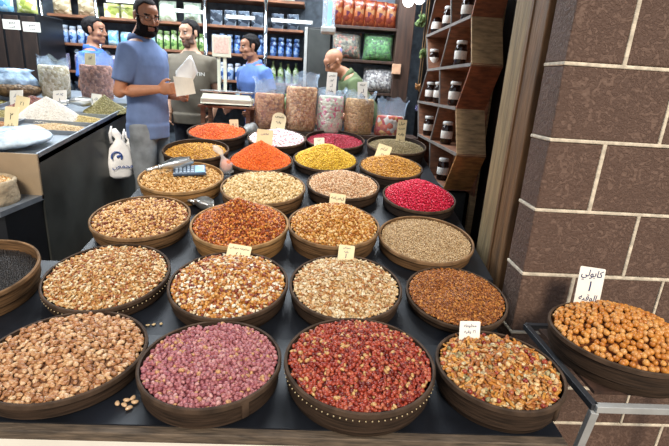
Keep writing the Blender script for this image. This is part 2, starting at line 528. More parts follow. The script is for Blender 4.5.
def build_pillar():
    mb = MB()
    x0, x1, y0, y1 = .972, 3.2, 1.862, 2.03
    mb.box((x0 + .004, y0 + .004, ST), (x1, y1 - .002, 2.75), 1)
    zs = [ST, -.095] + [.118 + .304 * k for k in range(0, 10)]
    L = .43
    for i in range(len(zs) - 1):
        za, zb = max(zs[i], ST), min(zs[i + 1], 2.75)
        if zb - za < .03: continue
        off = 1.21 if (i % 2 == 1) else 1.44
        xs = [x0]
        x = off
        while x - L > x0 + .1: x -= L
        while x < x1: xs.append(x); x += L
        xs.append(x1)
        for a, b in zip(xs[:-1], xs[1:]):
            lo = a + (.008 if a > x0 else -.004)
            mb.bbox((lo, y0 - .006, za + .008), (b - .008, y1, zb - .008), .006, 0)
        for xx in xs[1:-1]:
            w = .0075 + .002 * math.sin(xx * 37)
            mb.bbox((xx - w, y0 - .009, za - .002), (xx + w, y0 + .02, zb + .002), .004, 2)
        if za > ST:
            mb.bbox((x0 - .008, y0 - .010, za - .0075), (x1, y1 + .0, za + .0075), .004, 2)
    o = mb.build('wall_right', ['block', 'dark_wood', 'mortar'])
    tag(o, kind='structure')
    # a little wander in the courses so that nothing is dead straight
    for v in o.data.vertices:
        n = mnoise.noise_vector(v.co * 9.0)
        v.co += Vector((n.x * .004, n.y * .003, n.z * .0035))


build_pillar()
# door post of two old planks behind the pillar
mb = MB()
mb.bbox((.962, 2.235, SF - .2), (1.05, 2.44, 2.75), .006)
struct('trim_1', mb, 'post')
mb = MB()
mb.bbox((.962, 2.075, SF - .2), (1.05, 2.225, 2.75), .006)
mb.box((.955, 2.215, SF), (.97, 2.24, 2.75))
struct('trim_2', mb, 'post2')
struct('trim_3', MB().box((1.0, 2.03, SF), (1.22, 2.46, 2.75)), 'dark_wood')


# ------------------------------------------------------------------ the stall table
def table_z(y):
    return .505 + .05 * (y - 1.10) if y < 1.55 else .5275 + .19 * (y - 1.55)


stall = thing('stall_table', 'low sloping stall table of dark metal sheet with a weathered plank along its front', 'stall table', (0, 1.1, 0))
mb = MB()
prof = [(1.10, table_z(1.10)), (1.55, table_z(1.55)), (2.02, table_z(2.02))]
T = .03


def slab(mb, xa, xb, prof, mi=0):
    n = len(prof)
    v = [(xa, y - 1.1, z) for y, z in prof] + [(xb, y - 1.1, z) for y, z in prof]
    v += [(xa, y - 1.1, z - T) for y, z in prof] + [(xb, y - 1.1, z - T) for y, z in prof]
    f = []
    for i in range(n - 1):
        f.append((i, n + i, n + i + 1, i + 1)); f.append((2 * n + i, 2 * n + i + 1, 3 * n + i + 1, 3 * n + i))
        f.append((i, i + 1, 2 * n + i + 1, 2 * n + i)); f.append((n + i, 3 * n + i, 3 * n + i + 1, n + i + 1))
    f.append((0, 2 * n, 3 * n, n)); f.append((n - 1, 2 * n - 1, 4 * n - 1, 3 * n - 1))
    mb.add(v, f, mi)


mb = MB()
slab(mb, -1.75, .80, prof)
slab(mb, -1.15, .91, [(2.02, table_z(2.02)), (3.08, table_z(3.08))])
slab(mb, -1.09, .91, [(3.08, table_z(3.08)), (4.1, table_z(4.1))])
mb.build('sheet_top', 'table', stall)
mb = MB()
mb.bbox((-1.78, -.030, .468), (.805, .004, .500), .003)
mb.build('front_plank', 'plank', stall)
MB().bbox((-1.74, -.027, -.20), (.78, -.010, .468), .003).build('front_panel', 'white_panel', stall)
for (x, y) in ((-1.7, .06), (.77, .06), (-1.12, 2.9), (.88, 2.9), (-1.12, 1.5), (.88, 1.5)):
    base = ST if y < .8 else SF
    MB().box((x - .025, y - .025, base), (x + .025, y + .025, table_z(y + 1.1) - T)).build('leg', 'dark_wood', stall)

# bench board at the back of the stall that carries the plastic sacks
bench = thing('sack_bench', 'dark board bench at the back of the stall under the filled plastic sacks', 'bench', (.15, 4.3, SF))
MB().bbox((-.68, -.17, .82), (.78, .12, .855), .004).build('board', 'dark_wood', bench)
for x in (-.6, .7):
    MB().box((x - .03, -.12, 0), (x + .03, .10, .82)).build('leg', 'dark_wood', bench)
BENCH_Z = SF + .855

# ------------------------------------------------------------------ grains
def ico(n):
    bm = bmesh.new(); bmesh.ops.create_icosphere(bm, subdivisions=n, radius=1)
    V = np.array([v.co[:] for v in bm.verts]); Fc = np.array([[v.index for v in f.verts] for f in bm.faces]); bm.free()
    return V, Fc


I0, I1, I2 = ico(1), ico(2), ico(3)


def t_ball(lo=True): return (I0 if lo else I1)


def t_bean(bend=.35, lo=False):
    V, F_ = (I0 if lo else I1); V = V.copy(); V[:, 1] += bend * (V[:, 0] ** 2 - .4); return V, F_


def t_almond():
    V, F_ = I1; V = V.copy(); k = 1 - .45 * np.clip(V[:, 0], -1, 1) * .8; V[:, 1] *= k; V[:, 2] *= k; return V, F_


def t_chip(seed):
    V, F_ = I1; V = V.copy(); r = np.random.RandomState(seed)
    d = r.randn(5, 3); d /= np.linalg.norm(d, axis=1)[:, None]
    for u in d:
        q = V @ u; V -= np.outer(np.maximum(q - .55, 0), u) * .9
    V[:, 2] += .25 * V[:, 0] ** 2
    return V, F_


def t_stick():
    bm = bmesh.new(); bmesh.ops.create_cube(bm, size=2); bmesh.ops.bevel(bm, geom=bm.edges[:], offset=.3, segments=1, affect='EDGES')
    bmesh.ops.triangulate(bm, faces=bm.faces[:]); bm.verts.ensure_lookup_table()
    V = np.array([v.co[:] for v in bm.verts]); F_ = np.array([[v.index for v in f.verts] for f in bm.faces]); bm.free(); return V, F_


SHAPES = {'ball': t_ball(), 'ball_hi': t_ball(False), 'bean': t_bean(), 'bean_lo': t_bean(.3, True), 'nut': t_bean(.12), 'almond': t_almond(),
          'chip1': t_chip(1), 'chip2': t_chip(4), 'cashew': t_bean(.95), 'stick': t_stick(), 'kernel': t_almond()}


def profile(r, spec):
    """height of a heap over its sieve's rim level; r from 0 to 1"""
    e, top, p = spec['edge'], spec['top'], spec.get('pow', 1.6)
    z = e + (top - e) * np.clip(1 - r, 0, 1) ** p if spec.get('cone') else e + (top - e) * np.clip(1 - r ** 2, 0, 1) ** p
    if 'dip' in spec:
        dx, dy, dr, dd = spec['dip']
        z = z - dd * np.exp(-(((spec['_x'] - dx) ** 2 + (spec['_y'] - dy) ** 2) / dr ** 2))
    return z


def heap_points(rad, spec, pitch, rs, layers=1):
    pts = []
    for L in range(layers):
        n = int(rad / pitch) + 2
        row = pitch * .87
        for j in range(-n - 2, n + 3):
            for i in range(-n - 2, n + 3):
                pts.append(((i + .5 * (j % 2)) * pitch + L * pitch * .37, j * row + L * pitch * .3, L))
    P = np.array(pts)
    P[:, :2] += rs.uniform(-.30, .30, (len(P), 2)) * pitch
    keep = np.hypot(P[:, 0], P[:, 1]) < rad * .985
    P = P[keep]
    if layers > 1: P = P[(P[:, 2] < .5) | (rs.uniform(0, 1, len(P)) < .62)]
    return P


def heap_z(x, y, rad, spec):
    s = dict(spec); s['_x'], s['_y'] = x / rad, y / rad
    z = profile(np.hypot(x, y) / rad, s)
    und = spec.get('und', .006)
    z = z + und * (np.sin(x * 23 + spec['seed']) * np.sin(y * 19 + spec['seed'] * 1.7)) * np.clip(2 - 2 * np.hypot(x, y) / rad, 0, 1)
    return z


def make_heap(name, rad, spec, kinds, pitch, mats, base_col, layers=1, rough=.5):
    """kinds: (shape, weight, (lx, ly, lz) half sizes, material slot >=1)"""
    rs = np.random.RandomState(spec['seed'])
    P = heap_points(rad, spec, pitch * (1.08 if layers > 1 else 1.0), rs, layers)
    z = heap_z(P[:, 0], P[:, 1], rad, spec)
    e = 1e-3
    nx = -(heap_z(P[:, 0] + e, P[:, 1], rad, spec) - z) / e
    ny = -(heap_z(P[:, 0], P[:, 1] + e, rad, spec) - z) / e
    w = np.array([k[1] for k in kinds], float); w /= w.sum()
    pick = rs.choice(len(kinds), len(P), p=w)
    Vs, Fs, Ms, off = [], [], [], 0
    # the mass below the top layer
    nr, na = 20, 48
    rr = np.linspace(0, 1, nr + 1)[1:] * rad * .955
    aa = np.arange(na) * 2 * PI / na
    gx = np.concatenate([[0], np.outer(rr, np.cos(aa)).ravel()]); gy = np.concatenate([[0], np.outer(rr, np.sin(aa)).ravel()])
    hz = min(k[2][2] for k in kinds)
    gz = heap_z(gx, gy, rad, spec) - hz * 1.5
    B = np.stack([gx, gy, gz], 1)
    tri = np.array([[0, 1 + k, 1 + (k + 1) % na] for k in range(na)])
    quad = np.array([[1 + i * na + k, 1 + (i + 1) * na + k, 1 + (i + 1) * na + (k + 1) % na, 1 + i * na + (k + 1) % na] for i in range(nr - 1) for k in range(na)])
    Vs.append(B); off = len(B)
    Fl = [tri, quad]; Ml = [np.zeros(len(tri)), np.zeros(len(quad))]
    for ki, (shape, _w, size, slot) in enumerate(kinds):
        idx = np.where(pick == ki)[0]
        if not len(idx): continue
        V, F_ = SHAPES[shape]
        m = len(idx)
        S = np.array(size)[None, :] * rs.uniform(.82, 1.16, (m, 1)) * rs.uniform(.92, 1.08, (m, 3))
        ya = rs.uniform(0, 2 * PI, m)
        tx = rs.normal(0, spec.get('tilt', .35), m); ty = rs.normal(0, spec.get('tilt', .35), m)
        N = np.stack([nx[idx] + tx, ny[idx] + ty, np.ones(m)], 1); N /= np.linalg.norm(N, axis=1)[:, None]
        A = np.stack([np.cos(ya), np.sin(ya), np.zeros(m)], 1)
        A -= N * (A * N).sum(1)[:, None]; A /= np.linalg.norm(A, axis=1)[:, None]
        Bv = np.cross(N, A)
        L = V[None] * S[:, None, :]
        W_ = L[:, :, 0:1] * A[:, None] + L[:, :, 1:2] * Bv[:, None] + L[:, :, 2:3] * N[:, None]
        lift = np.where(P[idx, 2] > .5, rs.uniform(.25, .95, m), rs.uniform(-1.15, -.45, m)) * S[:, 2] if layers > 1 else rs.uniform(-.3, .6, m) * S[:, 2]
        ctr = np.stack([P[idx, 0], P[idx, 1], z[idx] + lift], 1)
        # keep clear of the hoop
        lim = rad - .001 - S[:, 0] * .68
        d = np.hypot(ctr[:, 0], ctr[:, 1]); k = np.where(d > lim, lim / np.maximum(d, 1e-6), 1.0); ctr[:, 0] *= k; ctr[:, 1] *= k
        W_ = (W_ + ctr[:, None]).reshape(-1, 3)
        Fi = (F_[None] + (np.arange(m) * len(V))[:, None, None]).reshape(-1, F_.shape[1]) + off
        Vs.append(W_); off += len(W_)
        Fl.append(Fi); Ml.append(np.full(len(Fi), slot))
    base = plain(name + '_mass', base_col, .8, var=.25, scale=60, bump=.5, bscale=120)  # darker than most grains: shade in their gaps put into the colour
    return np_mesh(name, np.concatenate(Vs), Fl, Ml, [base] + mats)


# ------------------------------------------------------------------ sieves
def sieve_mesh_parts(rad, h, H, style, rivets=False, seam=None, stand=None):
    """hoop, rim band, lower hoop and bottom in the sieve's own frame, z = 0 at the rim"""
    wood, rim = {'dark': ('wood_dark', 'rim_dark'), 'mid': ('wood_mid', 'rim_mid'), 'tan': ('wood_tan', 'rim_tan'), 'black': ('wood_black', 'rim_dark')}[style]
    t = .0065
    parts = []
    mb = MB().lathe([(rad - .004, -.001), (rad - .005, -.02), (rad * .972, -h), (rad * .972 - t, -h), (rad - t - .004, -.02), (rad - t - .002, -.001)], 72, 0, closed=True)
    if seam is not None:
        a = seam
        M4 = Matrix.Rotation(a, 4, 'Z')
        mb.bbox((rad * .965, -.012, -h + .002), (rad + .002, .012, -.003), .003, 1, M4)
    if rivets:
        n = 84
        for k in range(n):
            a = 2 * PI * k / n
            mb.ball(((rad + .0005) * math.cos(a), (rad + .0005) * math.sin(a), -.024), .0024, 6, 2)
    parts.append(('hoop', mb, [wood, rim, 'nail']))
    parts.append(('rim_band', MB().lathe([(rad + .0015, 0.0), (rad + .0025, -.014), (rad - .001, -.017), (rad - t - .002, -.012), (rad - t - .002, .001), (rad - .003, .003)], 72, closed=True), [rim]))
    parts.append(('lower_hoop', MB().lathe([(rad * .965, -h), (rad * .968, -h - .006), (rad * .945, -h - .01), (rad * .92, -H), (rad * .90, -H), (rad * .915, -h)], 64, closed=True), [wood]))
    parts.append(('mesh_bottom', MB().lathe([(0, -h + .006), (rad * .965 - t, -h + .006), (rad * .965 - t, -h + .003), (0, -h + .003)], 48), ['wood_black']))
    return parts


SIEVES = {}


def sieve(key, X, Y, Z, rad, tilt, label, style='dark', h=.062, rivets=False, seam=None, group='round wooden sieves on the stall', H=None):
    n = Vector((0, -math.sin(R(tilt)), math.cos(R(tilt))))
    if H is None:
        s = .05 if Y < 1.55 else .19
        # distance along the sieve's axis down to the table
        H = (Z - table_z(Y)) / (n.z - n.y * -s) if False else None
        H = 0
        p = Vector((X, Y, Z))
        for k in range(400):
            q = p - n * (k * .0005)
            if q.z <= table_z(q.y) + .004: break
            H = k * .0005
    hh = min(h, H - .012)
    t = thing('wooden_sieve', label, 'sieve', Vector((X, Y, Z)), (R(tilt), 0, 0), group)
    for nm, mb, mats in sieve_mesh_parts(rad, hh, H, style, rivets, seam):
        mb.build(nm, mats, t, True)
    for ch in t.children:
        try:
            for p in ch.data.polygons: p.use_smooth = True
            ch.data.set_sharp_from_angle(angle=R(35))
        except Exception: pass
    SIEVES[key] = (t, rad - .0115)
    return t


def on_heap(key, x, y, spec_key=None, dz=0.0):
    """world point on top of the heap in a sieve; x, y relative to the sieve's inner radius"""
    t, rad = SIEVES[key]
    z = float(heap_z(np.array([x * rad]), np.array([y * rad]), rad, SPECS[key])[0]) + dz
    mat = Matrix.Translation(t.location) @ t.rotation_euler.to_matrix().to_4x4()
    return mat @ Vector((x * rad, y * rad, z))


A3, A11 = 3.0, 10.8
sv = [
    ('A', -.815, 1.34, .585, .255, A3, 'round dark wooden sieve of pinto beans at the left end of the front row', 'dark', False),
    ('B', -.319, 1.299, .601, .231, A3, 'round dark wooden sieve of mauve peanuts in the front row', 'dark', False),
    ('C', .177, 1.299, .621, .252, A3, 'studded dark wooden sieve of red peanuts in the front row', 'dark', True),
    ('D', .655, 1.290, .617, .212, A3, 'dark wooden sieve of mixed nuts with red balls, right end of front row', 'dark', False),
    ('F', -1.405, 1.735, .682, .25, A11, 'light brown wooden sieve of black seeds at the left edge', 'mid', False),
    ('G', -.887, 1.824, .652, .257, A11, 'studded dark wooden sieve of pale nut pieces behind the pinto beans', 'dark', True),
    ('H', -.350, 1.768, .665, .251, 10, 'dark wooden sieve of amber and white mix behind the mauve peanuts', 'dark', False),
    ('I', .154, 1.785, .668, .245, 10, 'dark wooden sieve of cream nut slivers behind the red peanuts', 'dark', False),
    ('J', .658, 1.809, .628, .225, A11, 'dark wooden sieve of golden brown crumbs beside the brick pillar', 'dark', False),
    ('K', -.921, 2.316, .771, .251, A11, 'brown wooden sieve of cream and red-skinned peanuts', 'mid', False),
    ('L', -.385, 2.250, .778, .252, A11, 'tan wooden sieve of glossy red-brown toasted corn', 'tan', False),
    ('M', .109, 2.294, .786, .246, A11, 'brown wooden sieve of roasted yellow corn, behind the cream slivers', 'mid', False),
    ('N', .611, 2.267, .739, .255, A11, 'brown wooden sieve of fine beige seeds in front of the door post', 'mid', False),
    ('O', -.861, 2.852, .881, .261, A11, 'tan wooden sieve that holds a calculator and a scoop', 'tan', False),
    ('P', -.327, 2.767, .862, .263, A11, 'brown wooden sieve of whole cream chickpeas', 'mid', False),
    ('Q', .184, 2.910, .875, .242, A11, 'dark wooden sieve of pale pinkish tan kernels', 'dark', False),
    ('R', .670, 2.778, .848, .233, A11, 'dark wooden sieve of bright magenta balls', 'black', False),
    ('S', -.898, 3.356, .984, .238, A11, 'dark wooden sieve of mustard yellow pieces beside the standing man in jeans', 'dark', False),
    ('T', -.406, 3.269, .945, .231, A11, 'blackened sieve heaped with a cone of orange lentils', 'black', False),
    ('U', .068, 3.428, .952, .247, A11, 'blackened sieve heaped with bright yellow split peas', 'black', False),
    ('V', .549, 3.257, .952, .233, A11, 'blackened sieve of golden ochre pieces near the jar rack', 'black', False),
    ('W', -.842, 3.820, 1.073, .242, A11, 'blackened sieve of orange grains in front of the weighing scale', 'black', False),
    ('X', -.341, 3.790, 1.048, .242, A11, 'blackened sieve of pink and white sweets', 'black', False),
    ('Y', .150, 3.915, 1.050, .258, A11, 'blackened sieve of crimson grains in front of the plastic sacks', 'black', False),
    ('Z', .655, 3.716, 1.058, .246, A11, 'blackened sieve of grey-green seeds at the back by the jar rack', 'black', False),
]
for key, X, Y, Z, rad, tilt, label, style, riv in sv:
    sieve(key, X, Y, Z, rad, tilt, label, style, .07 if Y < 1.6 else .062, riv, R(-52) if key in 'BD' else None)

# heaps: edge and top heights over the rim, then the kinds of grain
SPECS = {}


def heap(key, name, cat, label, spec, kinds, pitch, base, layers=1):
    t, rad = SIEVES[key]
    spec = dict(spec); spec.setdefault('seed', sum(map(ord, key)) * 3 % 97)
    SPECS[key] = spec
    mats = [k[3] for k in kinds]
    uniq = []
    for m in mats:
        if m not in uniq: uniq.append(m)
    ks = [(k[0], k[1], k[2], 1 + uniq.index(k[3])) for k in kinds]
    me = make_heap(name, rad, spec, ks, pitch, uniq, base, layers)
    o = link(name, me)
    o.location = t.location; o.rotation_euler = t.rotation_euler
    return tag(o, label, cat, None, 'stuff')


g = grains
m_pinto = g('pinto_bean', ['c8a272', 'bc9062', 'd4b084', 'ae7e54', 'c69a6c', '9e7048', 'dcbe94', 'b8885c'], .4, spot=(190, 140, 115))
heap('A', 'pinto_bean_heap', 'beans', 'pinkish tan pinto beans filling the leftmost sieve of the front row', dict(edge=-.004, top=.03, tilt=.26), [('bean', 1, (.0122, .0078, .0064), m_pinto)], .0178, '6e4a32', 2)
m_mauve = g('mauve_peanut', ['b47476', 'a86468', 'c28684', '96545a', 'b47074', 'ca9690', 'a4606a', 'b47478', 'c89a68', 'b06c6e', 'be7c7c', 'ac6668'], .5, spot=(160, 130, 140))
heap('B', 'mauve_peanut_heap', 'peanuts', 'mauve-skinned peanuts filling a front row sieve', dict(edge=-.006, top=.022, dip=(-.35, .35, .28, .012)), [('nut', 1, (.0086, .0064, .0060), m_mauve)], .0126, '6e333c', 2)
m_red = g('red_peanut', ['a8442e', '963424', 'b8583c', '7c281c', 'ae4a32', '9a3a28', 'bc684a', '70241a', 'a8442e', 'cca468'], .36, spot=(170, 130, 120))
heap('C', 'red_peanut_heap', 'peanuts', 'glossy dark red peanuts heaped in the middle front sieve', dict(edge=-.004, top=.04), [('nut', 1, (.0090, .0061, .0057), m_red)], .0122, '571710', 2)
m_mx1 = g('tan_mixed_nut', ['c98a46', 'b8763a', 'd9a564', 'a4622e', 'dcbb84'], .4)
m_mx2 = g('pale_mixed_seed', ['ccb487', 'bda675', 'd8c8a0', 'aa9a6a', '8f8458'], .45)
m_mx3 = g('red_coated_ball', ['9c3828', 'ac4a30', '88281e', 'b4623e'], .3)
m_mx4 = g('amber_stick', ['c07a2e', 'd08f3c', 'b06a26', 'dca04e'], .4)
heap('D', 'mixed_nut_heap', 'mixed nuts', 'coarse mix of amber sticks, pale seeds and red balls in the right front sieve', dict(edge=-.004, top=.032, tilt=.5),
     [('chip1', 2.6, (.0135, .0082, .0052), m_mx1), ('chip2', .9, (.0105, .0078, .0054), m_mx2), ('ball_hi', .8, (.0082, .0082, .0080), m_mx3), ('ball_hi', .5, (.0078, .0078, .0074), m_mx2), ('stick', 1.9, (.0190, .0044, .0034), m_mx4), ('nut', 1.6, (.0105, .0074, .0066), m_mx1)], .0142, '8a5a2c', 2)
m_blk = g('black_seed', ['2a2523', '1f1b1a', '362f2a', '26201d'], .5)
heap('F', 'black_seed_heap', 'seeds', 'black seeds lying low inside the light brown sieve at the left edge', dict(edge=-.045, top=-.040), [('bean_lo', 1, (.0042, .0026, .0024), m_blk)], .0068, '231e1c')
m_g1 = g('cream_nut_piece', ['d4ac72', 'dcbc88', 'c89a5c', 'e6cfa4', 'bc8a4a', 'ead8b4'], .5)
m_g2 = g('toasted_nut_piece', ['b97b3e', 'a8662e', 'c68c4c', '985326'], .5)
heap('G', 'cashew_piece_heap', 'nuts', 'cream cashew pieces with toasted bits in the sieve behind the pinto beans', dict(edge=-.004, top=.04), [('cashew', 2.2, (.0105, .0046, .0046), m_g1), ('chip1', 1.2, (.0095, .0070, .0040), m_g1), ('chip2', 1.7, (.0085, .0065, .0045), m_g2)], .0128, '9b6e3a', 2)
m_h1 = g('white_nut_half', ['ecdcbc', 'e3cda4', 'f0e6d0', 'd9bd8c'], .5)
m_h2 = g('amber_nut', ['c98a3c', 'b9742c', 'd69d50', 'a85f24', 'cf9244'], .4)
m_h3 = g('dark_red_nut', ['8c3c24', '7a2e1e', '9c4c2c'], .4)
heap('H', 'amber_mix_heap', 'mixed nuts', 'amber, white and dark red nut mix heaped behind the mauve peanuts', dict(edge=-.004, top=.05), [('chip1', 1.7, (.0100, .0072, .0046), m_h1), ('nut', 2.6, (.0092, .0070, .0056), m_h2), ('nut', .7, (.0085, .0062, .0056), m_h3)], .0128, '8c5a28', 2)
m_i1 = g('cream_sliver', ['dcc398', 'cfae7a', 'e6d4b0', 'c49a62', 'd8ba8c'], .5)
m_i2 = g('brown_sliver', ['b4783c', 'a0622c', 'c48e50'], .5)
heap('I', 'nut_sliver_heap', 'nuts', 'cream and tan nut slivers heaped behind the red peanuts', dict(edge=-.004, top=.04), [('chip1', 2.8, (.0112, .0070, .0034), m_i1), ('chip2', 1.3, (.0100, .0060, .0036), m_i2), ('cashew', .7, (.0100, .0040, .0040), m_i1)], .0128, 'a47c4c', 2)
m_j = g('brown_crumb', ['a66222', 'b8742e', '8f4f1a', 'c4843a', '99591f', '7c4216'], .5)
heap('J', 'brown_crumb_heap', 'toasted crumbs', 'golden brown crumbs with a hollow in the middle, beside the brick pillar', dict(edge=.0, top=.042, dip=(-.15, .1, .34, .040)), [('chip1', 1, (.0068, .0040, .0032), m_j)], .0078, '6e3d14', 2)
m_k1 = g('cream_peanut', ['deb478', 'd1a160', 'e8c692', 'c89250'], .45)
m_k2 = g('red_skin_peanut', ['8c4a26', '7a3a1e', '9c5c30'], .45)
heap('K', 'peanut_mix_heap', 'peanuts', 'cream peanuts mixed with red-brown ones behind the cashew pieces', dict(edge=-.012, top=.02), [('nut', 2.7, (.0084, .0066, .0062), m_k1), ('nut', 1, (.0084, .0064, .0062), m_k2)], .0128, '8a5a2c', 2)
m_l = g('toasted_corn', ['b45a1c', 'c66e28', '984414', 'd48436', 'a65018', '7c340e', 'dc9a48'], .3)
heap('L', 'toasted_corn_heap', 'toasted corn', 'glossy red-brown toasted corn heaped to a point in the tan sieve', dict(edge=-.006, top=.140, cone=1, pow=1.1), [('nut', 1, (.0072, .0058, .0048), m_l)], .0106, '5e2a0e', 2)
m_m = g('roasted_corn', ['d39a48', 'c58836', 'dfb068', 'b87628', 'e8c48a', 'a9651f'], .4)
heap('M', 'roasted_corn_heap', 'roasted corn', 'roasted yellow and cream corn heaped behind the cream slivers', dict(edge=-.004, top=.092, pow=1.3), [('nut', 1, (.0080, .0064, .0050), m_m)], .0116, '8c5c20', 2)
m_n = g('beige_seed', ['c4a67a', 'b4946a', 'd4ba92', 'a8875c', 'cbb086'], .5)
heap('N', 'beige_seed_heap', 'seeds', 'fine beige seeds levelled in the sieve by the door post', dict(edge=-.012, top=.010), [('bean_lo', 1, (.0050, .0032, .0028), m_n)], .0068, '8d7048', 2)
m_o = g('small_tan_chickpea', ['d8ac68', 'c99a54', 'e2bf86', 'bb8742'], .5)
heap('O', 'tan_chickpea_heap', 'chickpeas', 'small tan chickpeas under the calculator and scoop', dict(edge=-.022, top=.012), [('ball_hi', 1, (.0085, .0076, .0072), m_o)], .0136, '8f6a38', 2)
m_p = g('cream_chickpea', ['e0c48e', 'd4b47a', 'e8d2a4', 'c8a468'], .5)
heap('P', 'cream_chickpea_heap', 'chickpeas', 'large cream chickpeas in the sieve behind the red-brown corn', dict(edge=-.008, top=.04), [('ball_hi', 1, (.0086, .0080, .0078), m_p)], .0132, '94753f', 2)
m_q = g('pinkish_kernel', ['dcb48a', 'cfa276', 'e6c6a2', 'c08c60', 'e9cfae'], .5)
heap('Q', 'pinkish_kernel_heap', 'kernels', 'pale pinkish tan kernels heaped behind the roasted corn', dict(edge=-.004, top=.07), [('bean_lo', 1, (.0070, .0052, .0044), m_q)], .0095, '96683e', 2)
m_r = g('magenta_ball', ['c8143c', 'd42048', 'b40e30', 'dc3058', 'be1236'], .35, spot=(215, 190, 195))
heap('R', 'magenta_ball_heap', 'sweets', 'bright magenta red balls heaped beside the jar rack', dict(edge=-.004, top=.085, pow=1.2), [('ball', 1, (.0064, .0064, .0062), m_r)], .0102, '7c0a22', 2)
m_s = g('mustard_piece', ['cc9428', 'ba8220', 'daa63a', 'a8701a'], .5)
heap('S', 'mustard_piece_heap', 'dried pieces', 'mustard yellow pieces in the sieve beside the man in jeans', dict(edge=-.03, top=.012), [('chip1', 1, (.0075, .0058, .0045), m_s)], .0096, '7d5812', 2)
m_t = g('orange_lentil', ['dc6008', 'e87012', 'cc5406', 'e87c20'], .6, spot=(230, 205, 190))
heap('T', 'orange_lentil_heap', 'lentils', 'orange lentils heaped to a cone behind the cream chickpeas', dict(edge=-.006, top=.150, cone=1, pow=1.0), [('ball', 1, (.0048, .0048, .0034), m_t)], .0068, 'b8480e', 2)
m_u = g('yellow_pea', ['d8b428', 'cca41e', 'e4c444', 'ba9218'], .5, spot=(215, 200, 180))
heap('U', 'yellow_pea_heap', 'split peas', 'bright yellow split peas heaped behind the pinkish kernels', dict(edge=-.004, top=.095, pow=1.2), [('ball', 1, (.0062, .0060, .0050), m_u)], .0092, '8e6e10', 2)
m_v = g('ochre_piece', ['b67e1c', 'c68e2a', 'a06a14', 'd29e3c'], .45)
heap('V', 'ochre_piece_heap', 'dried pieces', 'golden ochre pieces heaped behind the magenta balls', dict(edge=-.004, top=.065), [('nut', 1, (.0070, .0054, .0046), m_v)], .0096, '6c460c', 2)
m_w = g('orange_grain', ['d85a0c', 'e46c1a', 'c64a06', 'e67826'], .6, spot=(230, 205, 190))
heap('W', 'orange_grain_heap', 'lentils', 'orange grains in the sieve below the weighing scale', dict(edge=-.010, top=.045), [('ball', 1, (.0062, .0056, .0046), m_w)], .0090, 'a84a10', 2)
m_x = g('pink_white_sweet', ['f2e6e2', 'ecc8cc', 'f6f0ea', 'e0a4b4', 'eed8d8', 'f0e4dc'], .45, spot=(235, 225, 225))
heap('X', 'pink_white_sweet_heap', 'sweets', 'pink and white sweets in the sieve behind the orange lentil cone', dict(edge=-.006, top=.05), [('chip1', 1, (.0100, .0072, .0060), m_x)], .0122, 'c4a4b4', 2)
m_y = g('crimson_grain', ['9c0f2a', 'ac1836', '860a20', 'b8284a'], .45, spot=(215, 190, 195))
heap('Y', 'crimson_grain_heap', 'grains', 'crimson grains in the sieve in front of the plastic sacks', dict(edge=-.03, top=.02), [('bean_lo', 1, (.0060, .0048, .0044), m_y)], .0086, '5c0616', 2)
m_z = g('grey_green_seed', ['96845c', '86754e', 'a6946c', '766842'], .5)
heap('Z', 'grey_green_seed_heap', 'seeds', 'grey-green seeds in the back sieve next to the jar rack', dict(edge=-.03, top=.02), [('bean_lo', 1, (.0050, .0038, .0034), m_z)], .0074, '5a4e30', 2)

# ------------------------------------------------------------------ sieve on its own stand by the pillar, with single nuts
sieve('E', 1.165, 1.43, .680, .25, 0, 'dark wooden sieve of round orange nuts on a tube stand by the brick pillar', 'dark', .062, False, None, H=.104)
stand = thing('tube_stand', 'folding silver tube stand under the sieve of orange nuts by the brick pillar', 'stand', (1.165, 1.43, ST))
ZT = .574 - ST
def bar(mb, a, b, w=.012, mi=0):
    a, b = Vector(a), Vector(b); d = (b - a); L = d.length; q = d.to_track_quat('Z', 'Y').to_matrix().to_4x4()
    return mb.bbox((-w, -w, 0), (w, w, L), .002, mi, Matrix.Translation(a) @ q)
x0, x1, y0, y1 = -.235, .62, -.265, .24
zt = ZT - .013
bar(MB(), (x0, y0, zt), (x1, y0, zt)).build('front_rail', 'silver_paint', stand)
bar(MB(), (x0, y1, zt), (x1, y1, zt)).build('back_rail', 'grey_tube', stand)
for x in (x0, x1): bar(MB(), (x, y0, zt), (x, y1, zt)).build('side_rail', 'grey_tube', stand)
for x, y, dx, dy in ((x0, y0, .03, .16), (x1, y0, .0, .16), (x1, y1, 0, -.1)):
    bar(MB(), (x, y, zt - .012), (x + dx, y + dy, .012)).build('leg', 'silver_paint' if y < 0 else 'grey_tube', stand)
MB().box((-.2, -.2, ZT - .012), (.2, .2, ZT)).build('top_board', 'dark_wood', stand)

SPECS['E'] = dict(edge=-.010, top=.084, pow=1.15, seed=5, und=.004)
rs = np.random.RandomState(11)
radE = SIEVES['E'][1]
pE = heap_points(radE, SPECS['E'], .0196, rs)
zE = heap_z(pE[:, 0], pE[:, 1], radE, SPECS['E'])
m_e = grains('orange_nut', ['dc9440', 'd08632', 'e4a454', 'c67a2c', 'da9850', 'e2a864', 'd48a38'], .38, objrand=True)
m_e2 = grains('orange_nut_layer', ['dc9440', 'd08632', 'e4a454', 'c67a2c', 'da9850', 'e2a864', 'd48a38'], .38)
V, F_ = I2
V = V.copy(); k = np.clip(V[:, 2], 0, 1); V[:, 2] += .12 * k ** 4; V[:, :2] *= (1 - .08 * k)[:, None]
nut_me = np_mesh('orange_nut', V, [F_], [np.zeros(len(F_))], [m_e])
eye_ = np.array(CAM - SIEVES['E'][0].location)
dist = np.sqrt((pE[:, 0] - eye_[0]) ** 2 + (pE[:, 1] - eye_[1]) ** 2 + (zE - eye_[2]) ** 2)
order = [i for i in np.argsort(dist) if pE[i, 0] < .17] + [i for i in np.argsort(dist) if pE[i, 0] >= .17]
mass = MB()
